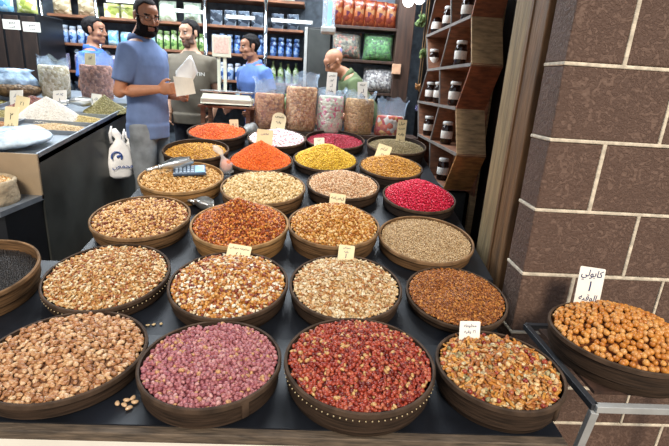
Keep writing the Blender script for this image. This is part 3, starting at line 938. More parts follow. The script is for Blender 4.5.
prof = [(radE * r, float(heap_z(np.array([radE * r]), np.array([0.0]), radE, dict(SPECS['E'], und=0))[0]) - .012) for r in np.linspace(1, 0, 14)]
prof[-1] = (0, prof[-1][1])
mass.lathe([(radE, -.05)] + prof, 40)
V0, F0 = I1
for n_, i in enumerate(order):
    s_ = .0103 * rs.uniform(.88, 1.12)
    r_ = math.hypot(pE[i, 0], pE[i, 1]); kk = min(1, (radE - s_ * 1.0) / max(r_, 1e-6))
    c = Vector((pE[i, 0] * kk, pE[i, 1] * kk, zE[i] + rs.uniform(-.002, .007)))
    if n_ < 300:
        o = bpy.data.objects.new('orange_nut', nut_me); COL.objects.link(o)
        o.location = SIEVES['E'][0].location + c
        o.rotation_euler = (rs.uniform(-.8, .8), rs.uniform(-.8, .8), rs.uniform(0, 6)); o.scale = (s_, s_, s_)
        tag(o, 'round orange-tan nut heaped in the sieve on the tube stand by the pillar', 'nut', 'orange nuts in the sieve by the pillar')
    else:
        mass.add([Vector(p) * s_ + c for p in V0], [tuple(f) for f in F0], 1)
o = mass.build('orange_nut_mass', [plain('orange_nut_mass', '7a4218', .8, var=.3, scale=50, bump=.6, bscale=60), m_e2], None, True)  # dark filler colour paints the shade in the gaps between nuts
o.location = SIEVES['E'][0].location
tag(o, 'remaining orange nuts packed under and behind the top layer in the stand sieve', 'nuts', None, 'stuff')

# beans spilled on the table between the two left front sieves; white bits behind
proto = None
for i, (x, y) in enumerate(((-.560, 1.193), (-.545, 1.203), (-.559, 1.172), (-.540, 1.160), (-.582, 1.178), (-.532, 1.186))):
    if proto is None:
        V, F_ = SHAPES['bean']; proto = np_mesh('pinto_bean', V, [F_], [np.zeros(len(F_))], [m_pinto])
    o = bpy.data.objects.new('pinto_bean', proto); COL.objects.link(o)
    o.scale = (.0115, .0072, .0060); o.location = (x, y, table_z(y) + .0055); o.rotation_euler = (R(3), 0, i * 1.3)
    tag(o, 'loose pinto bean on the metal sheet between pinto and mauve peanut sieves', 'bean', 'spilled pinto beans')
me = np_mesh('nut_flake', *[SHAPES['chip1'][0], [SHAPES['chip1'][1]], [np.zeros(len(SHAPES['chip1'][1]))], [m_h1]])
for i, (x, y) in enumerate(((-.640, 1.600), (-.618, 1.606), (-.592, 1.612))):
    o = bpy.data.objects.new('nut_flake', me); COL.objects.link(o); o.scale = (.010, .006, .003)
    o.location = (x, y, table_z(y) + .003); o.rotation_euler = (R(10), 0, i * .7)
    tag(o, 'white flake lying on the metal sheet behind the pinto and mauve sieves', 'nut flake', 'spilled white flakes')

# ------------------------------------------------------------------ price cards in the heaps
W3 = [('سوداني', .78, .8, .2), ('١', .5, .2, .22), ('الوقيه', .2, .75, .2)]


def card_in(key, x, y, w, h, lines, label, lean=-12, yaw=0, roll_=0, sink=.02, **kw):
    p = on_heap(key, x, y)
    return price_card('price_card', p - Vector((0, 0, sink)), w, h, lines, label, (R(lean), R(roll_), R(yaw)), **kw)


price_card('price_card', (1.158, 1.655, .675), .118, .166, [('كابولي', .80, .86, .28), ('١', .52, .12, .26), ('الوقيه', .2, .74, .22)],
           'tall white price card with large blue Arabic writing against the brick pillar', (R(-12), R(7), R(4)))
card_in('D', -.30, .70, .082, .080, [('مخلوطه', .78, .78, .2), ('١٢ وقيه', .5, .8, .2), ('١٠٠', .2, .6, .16)], 'white price card with blue writing at the back of the mixed nuts with red balls', -16, 8, 3, .012)
card_in('H', .0, .80, .110, .075, [('مخلوطه سوداني', .74, .84, .3), ('١ ٤', .38, .4, .24)], 'cream price card leaning back between the amber mix and the red-brown corn', -38, -4, 6, .016, mat='card_cream', ink='ink_black')
card_in('I', .02, .82, .076, .085, [('سوداني', .84, .8, .16), ('وقيه', .62, .6, .14), ('١', .4, .2, .26), ('الوقيه', .12, .7, .12)], 'small cream price card between the cream slivers and the roasted corn', -14, -4, 3, .012, mat='card_cream', ink='ink')
card_in('M', .06, .55, .088, .080, [('قضامه', .68, .84, .34), ('١٢', .22, .4, .26)], 'cream price card on top of the roasted corn heap', -14, -6, 3, .022, mat='card_cream', ink='ink_black')
card_in('V', -.30, .52, .105, .120, [('كركم', .72, .6, .26), ('١٢', .34, .5, .2)], 'cream price card leaning in the golden ochre heap', -20, -12, 14, .03, mat='card_cream', ink='ink_black')
card_in('Z', .16, .25, .075, .200, [('هيل', .84, .7, .16), ('حب', .62, .7, .14), ('وقيه', .4, .7, .14), ('٠-١', .16, .6, .1)], 'tall narrow cream price card in the grey-green seeds', -4, 0, 2, .02, mat='card_cream', ink='ink_black')
card_in('X', -.08, .70, .120, .175, [('ملبس', .80, .7, .17), ('وقيه', .52, .6, .15), ('٠-١', .2, .6, .13)], 'large cream round-topped price card behind the pink and white sweets', -12, 4, 10, .02, mat='card_cream', ink='ink_black', round_top=True)
card_in('T', .02, .62, .120, .125, [('عدس', .72, .5, .3)], 'cream price card half sunk behind the tip of the orange lentil cone', -14, 4, 4, .0, mat='card_cream')
card_in('U', -.22, .86, .085, .085, [('٢-١', .76, .5, .2), ('وقيه', .34, .7, .3)], 'small white price card between the yellow split peas and the crimson grains', -12, -12, -6, .0, ink='ink_black')
card_in('W', .52, .52, .075, .075, [('١ ٨', .4, .6, .36)], 'small cream price card at the right rim of the orange grains', -12, 6, -4, .012, mat='card_cream', ink='ink_black')

# ------------------------------------------------------------------ things lying on the sieves of the left column
def make_scoop(label, loc, rot, L=.20):
    t = thing('metal_scoop', label, 'scoop', loc, rot)
    n, m = 18, 14
    v, f = [], []
    for i in range(m + 1):
        u = i / m
        r = .045 * (math.sin(min(1, .12 + u * 1.3) * PI / 2)) * (1 - .25 * max(0, u - .6) / .4)
        open_ = .55 + .75 * u
        for k in range(n + 1):
            a = -PI / 2 + (k / n - .5) * 2 * (PI - open_)
            v.append((u * L * .62 + .0, r * math.cos(a) * 1.0, .045 + r * math.sin(a)))
    for i in range(m):
        for k in range(n):
            f.append((i * (n + 1) + k, i * (n + 1) + k + 1, (i + 1) * (n + 1) + k + 1, (i + 1) * (n + 1) + k))
    mb = MB(); mb.add(v, f)
    # inner skin so that the sheet has thickness
    v2 = [(x + .001, y * .96, .045 + (z - .045) * .96) for x, y, z in v]
    o = len(v)
    mb.add(v2, [tuple(q)[::-1] for q in f])
    for i in range(m):
        for k in (0, n):
            a, b = i * (n + 1) + k, (i + 1) * (n + 1) + k
            mb.f.append((a, b, b + o, a + o)); mb.m.append(0)
    for k in range(n):
        a, b = m * (n + 1) + k, m * (n + 1) + k + 1
        mb.f.append((a, b, b + o, a + o)); mb.m.append(0)
    mb.ball((.002, 0, .040), (.012, .02, .02), 12)
    mb.build('scoop_bowl', 'steel', t, True)
    MB().tube([(0, 0, .040), (-.03, 0, .044), (-.075, 0, .042), (-.082, 0, .042)], [.011, .010, .0115, .006], 14).build('handle', 'steel', t, True)
    return t


p = on_heap('O', -.42, .02)
make_scoop('steel scoop lying across the tan chickpeas beside the calculator', p + Vector((-.02, -.02, .01)), (R(8), R(-12), R(30)), .34)
make_scoop('small steel scoop lying between the peanut mix and the red-brown corn', (-.722, 2.635, table_z(2.635) + .004), (R(11), 0, R(-20)), .19)

p = on_heap('O', .12, .06)
calc = thing('calculator', 'blue-grey pocket calculator lying on the tan chickpeas', 'calculator', p + Vector((.02, 0, .014)), (R(18), R(-3), R(14)))
calc.scale = (1.18, 1.25, 1.1)
MB().bbox((-.085, -.045, 0), (.085, .045, .016), .005).build('case', 'calc', calc)
MB().bbox((.028, -.036, .014), (.078, .036, .020), .003).build('display', 'calc_screen', calc)
for i in range(5):
    for j in range(4):
        x, y = -.072 + i * .020, -.032 + j * .0185
        MB().bbox((x, y, .015), (x + .014, y + .011, .020), .002).build('key', 'calc_key', calc)

# knotted little bag of orange lentils
p = Vector((-.632, 3.135, table_z(3.135)))
kb = thing('knotted_bag', 'small clear plastic bag knotted around orange lentils beside the mustard sieve', 'plastic bag', p + Vector((0, 0, .0)), (0, 0, R(20)))
mb = MB().ball((0, 0, .085), (.042, .038, .045), 16); mb.build('lentil_filling', m_t if False else 'rose_screen', kb, True)
kb.children[0].data.materials[0] = voro('lentils_in_bag', ['d8682c', 'c4561e', 'e0804a'], 160)
mb = MB()
mb.loft([(0, 0, 0.03, .030, .03), (0, 0, .06, .046, .042), (0, 0, .1, .046, .04), (-.02, 0, .14, .014, .012), (-.03, .0, .155, .012, .012), (-.055, 0, .19, .035, .015), (-.075, .0, .225, .02, .006)], 18)
mb.loft([(.03, 0, .03, .006, .006), (.06, 0, .045, .025, .014), (.09, -.01, .075, .012, .01)], 12)
o = mb.build('bag_film', film('white_knotted_film', 'f4f6f8', .3, .2), kb, True)
for v in o.data.vertices: v.co += Vector(mnoise.noise_vector(v.co * 45)) * .006

# ------------------------------------------------------------------ honeycomb jar rack along the right
rack = thing('jar_rack', 'zigzag-sided wooden rack of jars standing along the right wall of the stall', 'rack', (1.02, 3.6, SF))
ZL = [2.26, 1.96, 1.67, 1.395, 1.105, .83]
YN = [2.89, 3.02, 2.885, 3.085, 2.925, 3.125]
YM = [3.62, 3.48, 3.65, 3.53, 3.68, 3.58]
YF = [4.06, 4.26, 4.07, 4.31, 4.155, 4.25]
XF, XB = .925, 1.12
off = Vector((-1.02, -3.6, -SF))


def slanted(mb, a, b, xa, xb, th, mi=0):
    (ya, za), (yb, zb) = a, b
    pts = [(ya, za), (yb, zb), (yb + th, zb), (ya + th, za)]
    v = [Vector((xa, y, z)) + off for y, z in pts] + [Vector((xb, y, z)) + off for y, z in pts]
    mb.add(v, [(0, 1, 2, 3), (7, 6, 5, 4), (0, 4, 5, 1), (1, 5, 6, 2), (2, 6, 7, 3), (3, 7, 4, 0)], mi)


cols = ['shaded_red_wood', 'tan_wood', 'shaded_red_wood', 'tan_wood', 'gold_wood']  # upward-facing boards lighter, under-facing ones mostly darker: light put into the colours
for i in range(5):
    mb = MB(); slanted(mb, (YN[i], ZL[i]), (YN[i + 1], ZL[i + 1]), XF, XB, .018)
    mb.build('side_board', cols[i], rack)
for YY in (YM, YF):
    for i in range(5):
        mb = MB(); slanted(mb, (YY[i], ZL[i]), (YY[i + 1], ZL[i + 1]), XF + .006, XB, .016)
        slanted(mb, (YY[i], ZL[i]), (YY[i + 1], ZL[i + 1]), XF - .002, XF + .006, .018, 1)
        mb.build('divider', ['cell_wood', 'shelf_edge'], rack)
for i in range(6):
    mb = MB()
    mb.box(Vector((XF + .005, YN[i] + .002, ZL[i] - .009)) + off, Vector((XB, YF[i] + .016, ZL[i] + .009)) + off)
    mb.box(Vector((XF - .004, YN[i] + .012, ZL[i] - .010)) + off, Vector((XF + .005, YF[i] + .018, ZL[i] + .010)) + off, 1)
    mb.build('shelf', ['cell_wood', 'shelf_edge'], rack)
MB().box(Vector((XB, 3.05, .80)) + off, Vector((XB + .012, 4.3, 2.3)) + off).build('back_board', 'cell_wood', rack)
MB().box(Vector((XB + .002, 3.09, SF)) + off, Vector((XB + .04, 3.13, 2.3)) + off).build('back_post', 'tan_wood', rack)
MB().box(Vector((XB - .03, 4.2, SF)) + off, Vector((XB + .01, 4.26, .82)) + off).build('back_leg', 'dark_wood', rack)
MB().box(Vector((XF + .03, 3.2, SF)) + off, Vector((XB, 4.2, .79)) + off).build('plinth', 'counter_side', rack)

jar0 = thing('preserve_jar', '', 'jar', (0, 0, 0))
MB().lathe([(.030, .0), (.040, .004), (.043, .015), (.043, .118), (.040, .132), (.034, .142), (.034, .150), (0, .150)], 28).build('jar_body', 'glass_jar', jar0, True)
MB().lathe([(.036, .146), (.038, .148), (.038, .166), (.035, .170), (0, .170)], 28).build('lid', 'lid', jar0, True)
MB().lathe([(.0436, .045), (.0440, .046), (.0440, .100), (.0436, .101)], 28).build('label', 'label', jar0, True)
jars = [(468, 8, 1.96, 'preserve jar high in the near column of the zigzag rack'), (461, 52, 1.67, 'preserve jar second from the top in the near column of the zigzag rack'),
        (455, 92, 1.395, 'preserve jar in the middle cell of the near column of the zigzag rack'), (447, 132, 1.105, 'preserve jar in the second lowest near cell of the zigzag rack'),
        (443.5, 165, .83, 'preserve jar in the lowest near cell, just above the magenta balls'),
        (438, 12, 1.96, 'left jar of the pair in the top far cell of the zigzag rack'), (449.5, 10, 1.96, 'right jar of the pair in the top far cell of the zigzag rack'),
        (435, 47, 1.67, 'jar with a wide white label in the second far cell of the rack'), (431, 86, 1.395, 'front jar of the pair in the middle far cell of the rack'),
        (439, 92, 1.395, 'rear jar of the pair in the middle far cell of the rack'), (429, 122, 1.105, 'jar alone in the lower far cell of the zigzag rack')]
for i, (x, y, z, lab) in enumerate(jars):
    q = at(x, y, X=.985)
    o = jar0 if i == 0 else dup(jar0)
    o.location = (.985, q.y, z + .009); o.rotation_euler = (0, 0, -PI / 2 + i)
    o['label'] = lab; o['group'] = 'preserve jars in the zigzag rack'

# ------------------------------------------------------------------ left counter with trays of grain
CX, CY0, CY1 = -1.5, 2.45, 4.25


def ctr_z(y): return 1.047 + .157 * (y - 2.45)


cn = thing('grain_counter', 'black-sided sloping counter of grain trays at the left with a beige end panel', 'counter', (-2.1, 3.4, SF))
o_ = Vector((2.1, -3.4, -SF))


def cbox(mb, lo, hi, mi=0): return mb.box(Vector(lo) + o_, Vector(hi) + o_, mi)


mb = MB()
v = [Vector(p) + o_ for p in ((-2.75, CY0, ctr_z(CY0) - .05), (CX, CY0, ctr_z(CY0) - .05), (CX, CY1, ctr_z(CY1) - .05), (-2.75, CY1, ctr_z(CY1) - .05))]
v += [p + Vector((0, 0, .03)) for p in v]
mb.add(v, [(0, 3, 2, 1), (4, 5, 6, 7), (0, 1, 5, 4), (1, 2, 6, 5), (2, 3, 7, 6), (3, 0, 4, 7)])
mb.build('tray_floor', 'counter_top', cn)
for xa in (CX - .012, -1.98, -2.36, -2.75):
    mb = MB()
    v = [Vector(p) + o_ for p in ((xa, CY0, ctr_z(CY0) - .03), (xa + .012, CY0, ctr_z(CY0) - .03), (xa + .012, CY1, ctr_z(CY1) - .03), (xa, CY1, ctr_z(CY1) - .03))]
    v += [p + Vector((0, 0, .034)) for p in v]
    mb.add(v, [(0, 3, 2, 1), (4, 5, 6, 7), (0, 1, 5, 4), (1, 2, 6, 5), (2, 3, 7, 6), (3, 0, 4, 7)])
    mb.build('tray_divider', 'counter_top', cn)
for y in (2.9, 3.12, 3.36, 3.75):
    mb = MB(); cbox(mb, (-2.75, y, ctr_z(y) - .03), (CX, y + .01, ctr_z(y) + .004)); mb.build('tray_divider', 'counter_top', cn)
mb = MB()
v = [Vector(p) + o_ for p in ((CX - .03, CY0, SF), (CX, CY0, SF), (CX, CY1, SF), (CX - .03, CY1, SF), (CX - .03, CY0, ctr_z(CY0) - .03), (CX, CY0, ctr_z(CY0) - .03), (CX, CY1, ctr_z(CY1) - .03), (CX - .03, CY1, ctr_z(CY1) - .03))]
mb.add(v, [(0, 3, 2, 1), (4, 5, 6, 7), (0, 1, 5, 4), (1, 2, 6, 5), (2, 3, 7, 6), (3, 0, 4, 7)])
mb.build('side_panel', 'counter_side', cn)
mb = MB(); cbox(mb, (-2.75, CY0 - .012, .80), (CX - .0, CY0 + .005, ctr_z(CY0))); mb.build('end_panel', 'beige_panel', cn)
mb = MB(); cbox(mb, (-2.75, 2.10, .795), (CX, 2.455, .822)); mb.build('lower_shelf', 'counter_top', cn)
mb = MB(); cbox(mb, (-2.75, 2.14, 0.12), (CX - .01, 2.45, .795)); mb.build('lower_cabinet', 'black', cn)


def counter_pt(x, y, dz=0):
    d = FWD + RT * ((x - IW / 2) / F_PX) - UP * ((y - IH / 2) / F_PX)
    t = (1.047 - .157 * 2.45 - .02 - 1.5) / (d.z - .157 * d.y)
    return CAM + d * t + Vector((0, 0, dz))


def pile(name, cat, label, X, Y, rad, top, kinds, pitch, base, sx=1.0, sy=1.0, cone=1, edge=0.0, powr=1.2):
    spec = dict(edge=edge, top=top, pow=powr, seed=int(abs(X * 31 + Y * 17)) + 3, und=.006)
    if cone: spec['cone'] = 1
    mats = []
    for k in kinds:
        if k[3] not in mats: mats.append(k[3])
    me = make_heap(name, rad, spec, [(k[0], k[1], k[2], 1 + mats.index(k[3])) for k in kinds], pitch, mats, base)
    o = link(name, me); o.location = (X, Y, ctr_z(Y) - .018); o.rotation_euler = (math.atan(.157), 0, 0); o.scale = (sx, sy, 1)
    return tag(o, label, cat, None, 'stuff')


m_green = g('pale_green_seed', ['a8a06a', '989058', 'b8b07c', '8c8450'], .5)
m_yg = g('yellow_green_seed', ['c4b070', 'b4a060', 'd2c084'], .5)
m_bg = g('beige_kernel', ['d4bc94', 'c4aa80', 'e0cca8'], .5)
m_rb = g('red_brown_raisin', ['7a4030', '683428', '8c4e3a'], .4)
m_ol = g('olive_leaf', ['7c7434', '6c642a', '8e8644'], .6)
m_br = g('brown_kernel', ['a87848', '96683a', 'bc8c5c'], .5)
m_wh = g('white_flake', ['f0eee8', 'e6e4de', 'f6f4f0'], .6, spot=(235, 235, 235))
pile('white_coconut_pile', 'grated coconut', 'tall smooth white pile on the left counter beside a price card', -1.86, 3.235, .24, .16, [('bean_lo', 1, (.0045, .0035, .003), m_wh)], .0085, 'e6e4de', .95, .50, powr=.9)
pile('pale_green_pile', 'seeds', 'pale green seed pile at the far end of the left counter', -1.62, 3.56, .16, .12, [('bean_lo', 1, (.006, .0045, .004), m_green)], .0090, '7c7444', 1, 1)
pile('yellow_green_pile', 'seeds', 'yellow-green seed pile in the tray by the counter edge', -1.73, 3.255, .19, .05, [('bean_lo', 1, (.006, .0045, .004), m_yg)], .0090, '8c7c48', 1.15, .5)
pile('beige_kernel_pile', 'kernels', 'low beige kernel layer in the tray along the counter edge', -1.72, 3.01, .2, .02, [('bean_lo', 1, (.007, .005, .004), m_bg)], .0105, '948060', 1.05, .5, cone=0)
pile('olive_leaf_pile', 'dried leaves', 'olive dried leaves in the far left tray', -2.56, 3.56, .17, .05, [('chip1', 1, (.010, .006, .002), m_ol)], .011, '5c5424')
pile('red_brown_raisin_pile', 'raisins', 'red-brown raisins behind the white pile', -2.16, 3.56, .19, .08, [('nut', 1, (.008, .006, .005), m_rb)], .011, '4c261c', .9, .9)
pile('brown_kernel_pile', 'kernels', 'brown kernels left of the white pile', -2.18, 3.01, .18, .05, [('nut', 1, (.008, .006, .005), m_br)], .011, '6c4a28', .95, .5)
pile('grey_green_pile', 'seeds', 'grey-green seeds under the blue bag in the near corner tray', -2.17, 3.24, .18, .03, [('bean_lo', 1, (.006, .0045, .004), m_green)], .010, '6c643c', .95, .5, cone=0)

for x, y, w, h, lines, lab, mt in (
        (11, 134, .115, .155, [('٢', .62, .3, .26), ('وقيه', .24, .7, .2)], 'cream price card nearest the corner of the left counter', 'card_cream'),
        (16.5, 106, .135, .105, [('سكر', .62, .7, .28), ('وقيه', .24, .7, .2)], 'white price card leaning behind the nearest cream card', 'card'),
        (21, 116, .125, .125, [('١ ٢', .6, .6, .2)], 'yellowish price card between two other cards at the left', 'card_cream'),
        (60, 107, .14, .115, [('جوز هند', .72, .8, .2), ('١', .3, .15, .34)], 'white price card beside the tall white pile', 'card'),
        (95, 110, .095, .11, [('بزر', .66, .6, .24), ('وقيه', .28, .7, .2)], 'small white price card in front of the pale green pile', 'card'),
        (4, 95, .07, .10, [('١', .5, .2, .3)], 'cream price card at the far left edge of the counter', 'card_cream')):
    q = counter_pt(x, y, .012)
    price_card('price_card', q, w, h, lines, lab, (R(-14), R(random.uniform(-8, 12)), R(-20)), mat=mt, ink='ink_black' if mt == 'card_cream' else 'ink')

q = counter_pt(86, 108)
make_scoop('dark scoop lying among the seed piles on the left counter', Vector((-1.86, 3.50, ctr_z(3.50) + .005)), (R(9), R(-6), R(8)), .26)
for ch in SC.objects[-1].parent.children if SC.objects[-1].parent else []: pass

# flat blue-white bag on the counter corner
fb = thing('flat_plastic_bag', 'pale blue plastic bag of goods lying flat on the near corner of the left counter', 'plastic bag', (-1.72, 2.64, ctr_z(2.64)), (math.atan(.157), 0, 0))
mb = MB().ball((0, 0, .03), (.19, .17, .045), 30)
o = mb.build('bag_film', plain('pale_blue_film', 'b4c8da', .2, var=.18, scale=14, bump=.8, bscale=18), fb, True)
for v in o.data.vertices:
    n = mnoise.noise_vector(v.co * 14); v.co += Vector((n.x * .02, n.y * .02, n.z * .02))
    if v.co.z < 0: v.co.z *= .2
fb2 = thing('tied_plastic_bag', 'bluish plastic bag of brown goods slumped at the back left of the counter', 'plastic bag', (-2.42, 3.78, ctr_z(3.78) - .01), (0, 0, R(20)))
MB().ball((0, 0, .07), (.19, .12, .07), 20).build('filling', voro('brown_goods', ['6a5238', '7c6244', '58442e'], 60), fb2, True)
mb = MB().loft([(0, 0, .10, .17, .10), (0, 0, .15, .16, .09), (.02, 0, .2, .10, .05), (.0, 0, .22, .14, .05)], 24)
o = mb.build('bag_film', plain('crumpled_blue_film', 'a4bcd6', .25, var=.2, scale=20, bump=.8, bscale=22), fb2, True)
for v in o.data.vertices:
    n = mnoise.noise_vector(v.co * 18); v.co += n * .02


def filled_sack(name, label, X, Y, Z, w, d, h, fill, matf, rotz=0, flare=.05, group='clear plastic sacks of goods', slump=0.0):
    t = thing(name, label, 'sack', (X, Y, Z), (0, 0, rotz), group)
    hf = fill * h
    prof = [(0, .84), (.04, .95), (.25, 1.0), (.7, 1.0), (.95, .98), (1, .9)]
    def rings(zs, k):
        out = []
        for u, q in zs: out.append((slump * u, 0, u * hf, w / 2 * q * k, d / 2 * q * k))
        return out
    mb = MB(); mb.loft(rings(prof, .985), 32)
    o = mb.build('filling', matf, t, True)
    for v in o.data.vertices:
        a = mnoise.noise(v.co * 11); v.co.x *= 1 + .05 * a; v.co.y *= 1 + .05 * a
    mb = MB()
    n = 40
    zs = [(hf * .0, .85), (hf * .04, .97), (hf * .3, 1.02), (hf * .8, 1.02), (hf, 1.0), (hf + (h - hf) * .4, .98), (hf + (h - hf) * .75, 1.02), (h, 1.06 + flare)]
    v = []
    for i, (z, q) in enumerate(zs):
        for k in range(n):
            a = 2 * PI * k / n
            wob = 0 if z <= hf else .07 * math.sin(a * 5 + i + X * 9) + .04 * math.sin(a * 11 + i * 2)
            up = 0 if z <= hf else .02 * math.sin(a * 3 + X * 5) + .012 * math.sin(a * 7)
            sq = 1 if z <= hf else 1 - .35 * (z - hf) / (h - hf) * (1 if abs(math.sin(a)) > .3 else .2)
            v.append((w / 2 * q * (1 + wob) * math.cos(a) + slump * z / hf, d / 2 * q * (1 + wob) * sq * math.sin(a), z + up))
    f = [(i * n + k, i * n + (k + 1) % n, (i + 1) * n + (k + 1) % n, (i + 1) * n + k) for i in range(len(zs) - 1) for k in range(n)]
    f.append(tuple(range(n))[::-1])
    nlow = 4 * n
    mi = [1 if i < nlow else 0 for i in range(len(f))]; mi[-1] = 1
    mb = MB(); mb.v, mb.f, mb.m = [tuple(p) for p in v], f, mi
    mb.build('plastic_film', ['film', 'film_low'], t, True)
    return t


v_red = voro('puffed_red_brown', ['a4683c', 'b87c4c', '8c5230', 'c49060'], 42)
v_tan = voro('puffed_tan', ['b98250', 'c79462', 'a46e3e', 'd4a878'], 46)
v_mix = voro('pastel_sweets', ['d8dcc4', 'e4e2d0', 'c8d8c0', 'e09cac', 'dcdcc8', 'd8708c', 'e8e4d4'], 46)
v_gold = voro('golden_flakes', ['c4985a', 'b4884a', 'd2a86c', 'a87c40'], 60)
v_rbn = voro('red_brown_nuts', ['9a6450', '86523f', 'ac7862', '744434'], 46)
v_crm = voro('cream_goods', ['d6ccb0', 'c8bc9c', 'e2dac4', 'b8a880'], 50)
v_wrap = voro('wrapped_sweets', ['d8603c', 'e8e0d8', 'c83a44', 'e0a860', 'd8d0c8', 'b84830'], 26)
filled_sack('plastic_sack', 'clear plastic sack of red-brown puffed grains behind the round-topped card', -.452, 4.22, BENCH_Z, .275, .19, .44, .72, v_red)
filled_sack('plastic_sack', 'tall clear plastic sack of tan puffed grains, second from the scale', -.165, 4.22, BENCH_Z, .285, .20, .50, .78, v_tan)
filled_sack('plastic_sack', 'clear plastic sack of pastel pink and mint sweets', .105, 4.22, BENCH_Z, .24, .19, .38, .86, v_mix)
filled_sack('plastic_sack', 'clear plastic sack of golden flakes below the bald man', .370, 4.22, BENCH_Z, .27, .19, .37, .86, v_gold)
filled_sack('plastic_sack', 'short slumped plastic sack of red and white wrapped sweets next to the rack', .645, 4.22, BENCH_Z, .26, .17, .33, .55, v_wrap, slump=.02)
price_card('price_card', (.095, 4.14, BENCH_Z + .33), .088, .20, [('ملبس', .86, .8, .12), ('لوز', .66, .6, .12), ('١ـ', .44, .5, .14), ('وقيه', .2, .7, .12)], 'tall narrow white price card standing in the pastel sweets sack', (R(-6), R(2), 0), ink='ink_black')
price_card('price_card', (.385, 4.14, BENCH_Z + .30), .088, .165, [('فريكه', .84, .8, .13), ('١ـ', .54, .5, .2), ('وقيه', .24, .7, .16)], 'narrow white price card standing in the golden flakes sack', (R(-6), R(-4), 0), ink='ink_black')
filled_sack('plastic_sack', 'tall clear plastic sack of cream goods on the left counter', -2.17, 3.90, ctr_z(3.90) - .015, .23, .19, .31, .82, v_crm)
filled_sack('plastic_sack', 'clear plastic sack of red-brown nuts on the left counter in front of the blue polo', -1.84, 3.92, ctr_z(3.92) - .015, .26, .2, .36, .76, v_rbn)
price_card('price_card', (-1.83, 3.81, ctr_z(3.92) + .255), .09, .09, [('لوز', .6, .7, .3)], 'cream price card tucked in the sack of red-brown nuts', (R(-8), 0, R(-8)), mat='card_cream')

# small sacking basket of peanuts on the counter's lower shelf
bk = thing('sacking_basket', 'round beige cloth-lined basket of peanuts at the far left edge, on a low shelf', 'basket', (-1.715, 2.25, .822))
MB().lathe([(.185, 0), (.188, .02), (.178, .09), (.182, .115), (.172, .12), (.160, .11), (.160, .02), (.16, .0)], 48, closed=True).build('cloth_body', plain('beige_sacking', 'a8977c', .9, var=.15, scale=20, bump=.5, bscale=60), bk, True)
spec = dict(edge=-.012, top=.012, seed=4)
SIEVES['BK'] = (bk, .158); SPECS['BK'] = spec
me = make_heap('peanut_heap', .158, spec, [('nut', 1, (.0085, .0066, .0060), 1)], .0125, [m_k1], '8a5a2c')
o = link('peanut_heap', me); o.location = (-1.715, 2.25, .822 + .115); tag(o, 'cream peanuts in the cloth-lined basket at the far left', 'peanuts', None, 'stuff')

# bunch of printed white carrier bags hanging on the counter side
for k, (x, y, z, sc_, rz, lab) in enumerate(((-1.435, 3.30, .745, 1.0, 0, 'front white carrier bag with a blue print hanging on the black counter side'),
                                            (-1.435, 3.50, .735, .92, .2, 'second white carrier bag hanging close behind the printed front one'))):
    t = thing('carrier_bag', lab, 'carrier bag', (x, y, z), (0, 0, R(38) + rz), 'carrier bags on the counter side')
    mb = MB()
    prof = [(0, 0, 0.0, .055, .012), (0, 0, .02, .075, .022), (0, 0, .12, .085, .028), (0, 0, .22, .07, .026), (0, 0, .275, .028, .018), (0, 0, .29, .02, .014), (-.012, 0, .32, .035, .016), (-.03, 0, .36, .02, .01)]
    mb.loft([(a, b, c * sc_, d * sc_, e * sc_) for a, b, c, d, e in prof], 26)
    o = mb.build('bag_body', 'white_bag', t, True)
    for v in o.data.vertices:
        n = mnoise.noise_vector(v.co * 20); v.co += Vector((n.x, n.y * .6, n.z)) * .010
    MB().tube([(-.05, 0, .26 * sc_), (-.055, -.005, .33 * sc_), (-.04, 0, .38 * sc_)], [.012, .010, .006], 8).build('handle', 'white_bag', t, True)
    if k == 0:
        mb = MB()
        mb.tube([(-.03 + .035 * math.cos(a), -.033, .165 + .035 * math.sin(a)) for a in np.linspace(-.6, 3.6, 14)], .006, 6)
        mb.tube([(-.03, -.034, .165), (-.01, -.034, .17), (.0, -.034, .18)], .008, 6)
        put_text(mb, arabic('محمص'), .004, .085, .14, .08, -.036)
        mb.build('blue_print', 'blue_logo', t)

# ------------------------------------------------------------------ weighing scale on its stand
ss = thing('scale_stand', 'brown wooden stand under the ivory weighing scale', 'stand', (-.84, 4.30, SF))
MB().bbox((-.24, -.17, 1.02), (.26, .17, 1.04), .004).build('board', 'cell_wood', ss)
for x in (-.2, .2):
    for y in (-.14, .14): MB().box((x - .018, y - .018, 0), (x + .018, y + .018, 1.02)).build('leg', 'cell_wood', ss)
MB().box((-.2, .10, .70), (.2, .14, .72)).build('rail', 'cell_wood', ss)
wz = SF + 1.04
ws = thing('weighing_scale', 'ivory shop weighing scale with a display post, in front of the man in taupe', 'scale', (-.84, 4.30, wz), (0, 0, R(4)))
ws.scale = (1.12, 1.1, 1.12)
mb = MB(); mb.bbox((-.20, -.15, .012), (.20, .14, .06), .012)
mb.add([(-.20, -.155, .012), (.20, -.155, .012), (.185, -.115, .088), (-.185, -.115, .088), (-.2, .0, .012), (.2, 0, .012), (.185, .0, .088), (-.185, 0, .088)], [(0, 1, 2, 3), (5, 4, 7, 6), (4, 0, 3, 7), (1, 5, 6, 2), (3, 2, 6, 7), (4, 5, 1, 0)])
mb.build('scale_body', 'scale_body', ws)
MB().bbox((-.205, -.11, .100), (.205, .15, .112), .004).build('weighing_pan', 'steel', ws)
MB().box((-.05, -.03, .06), (.05, .07, .100)).build('pan_support', 'grey_tube', ws)
mb = MB(); mb.bbox((-.09, -.004, -.011), (.02, .004, .011), .002, 0, Matrix.Translation((-.02, -.136, .052)) @ Matrix.Rotation(R(-28), 4, 'X')); mb.build('front_display', 'lcd', ws)
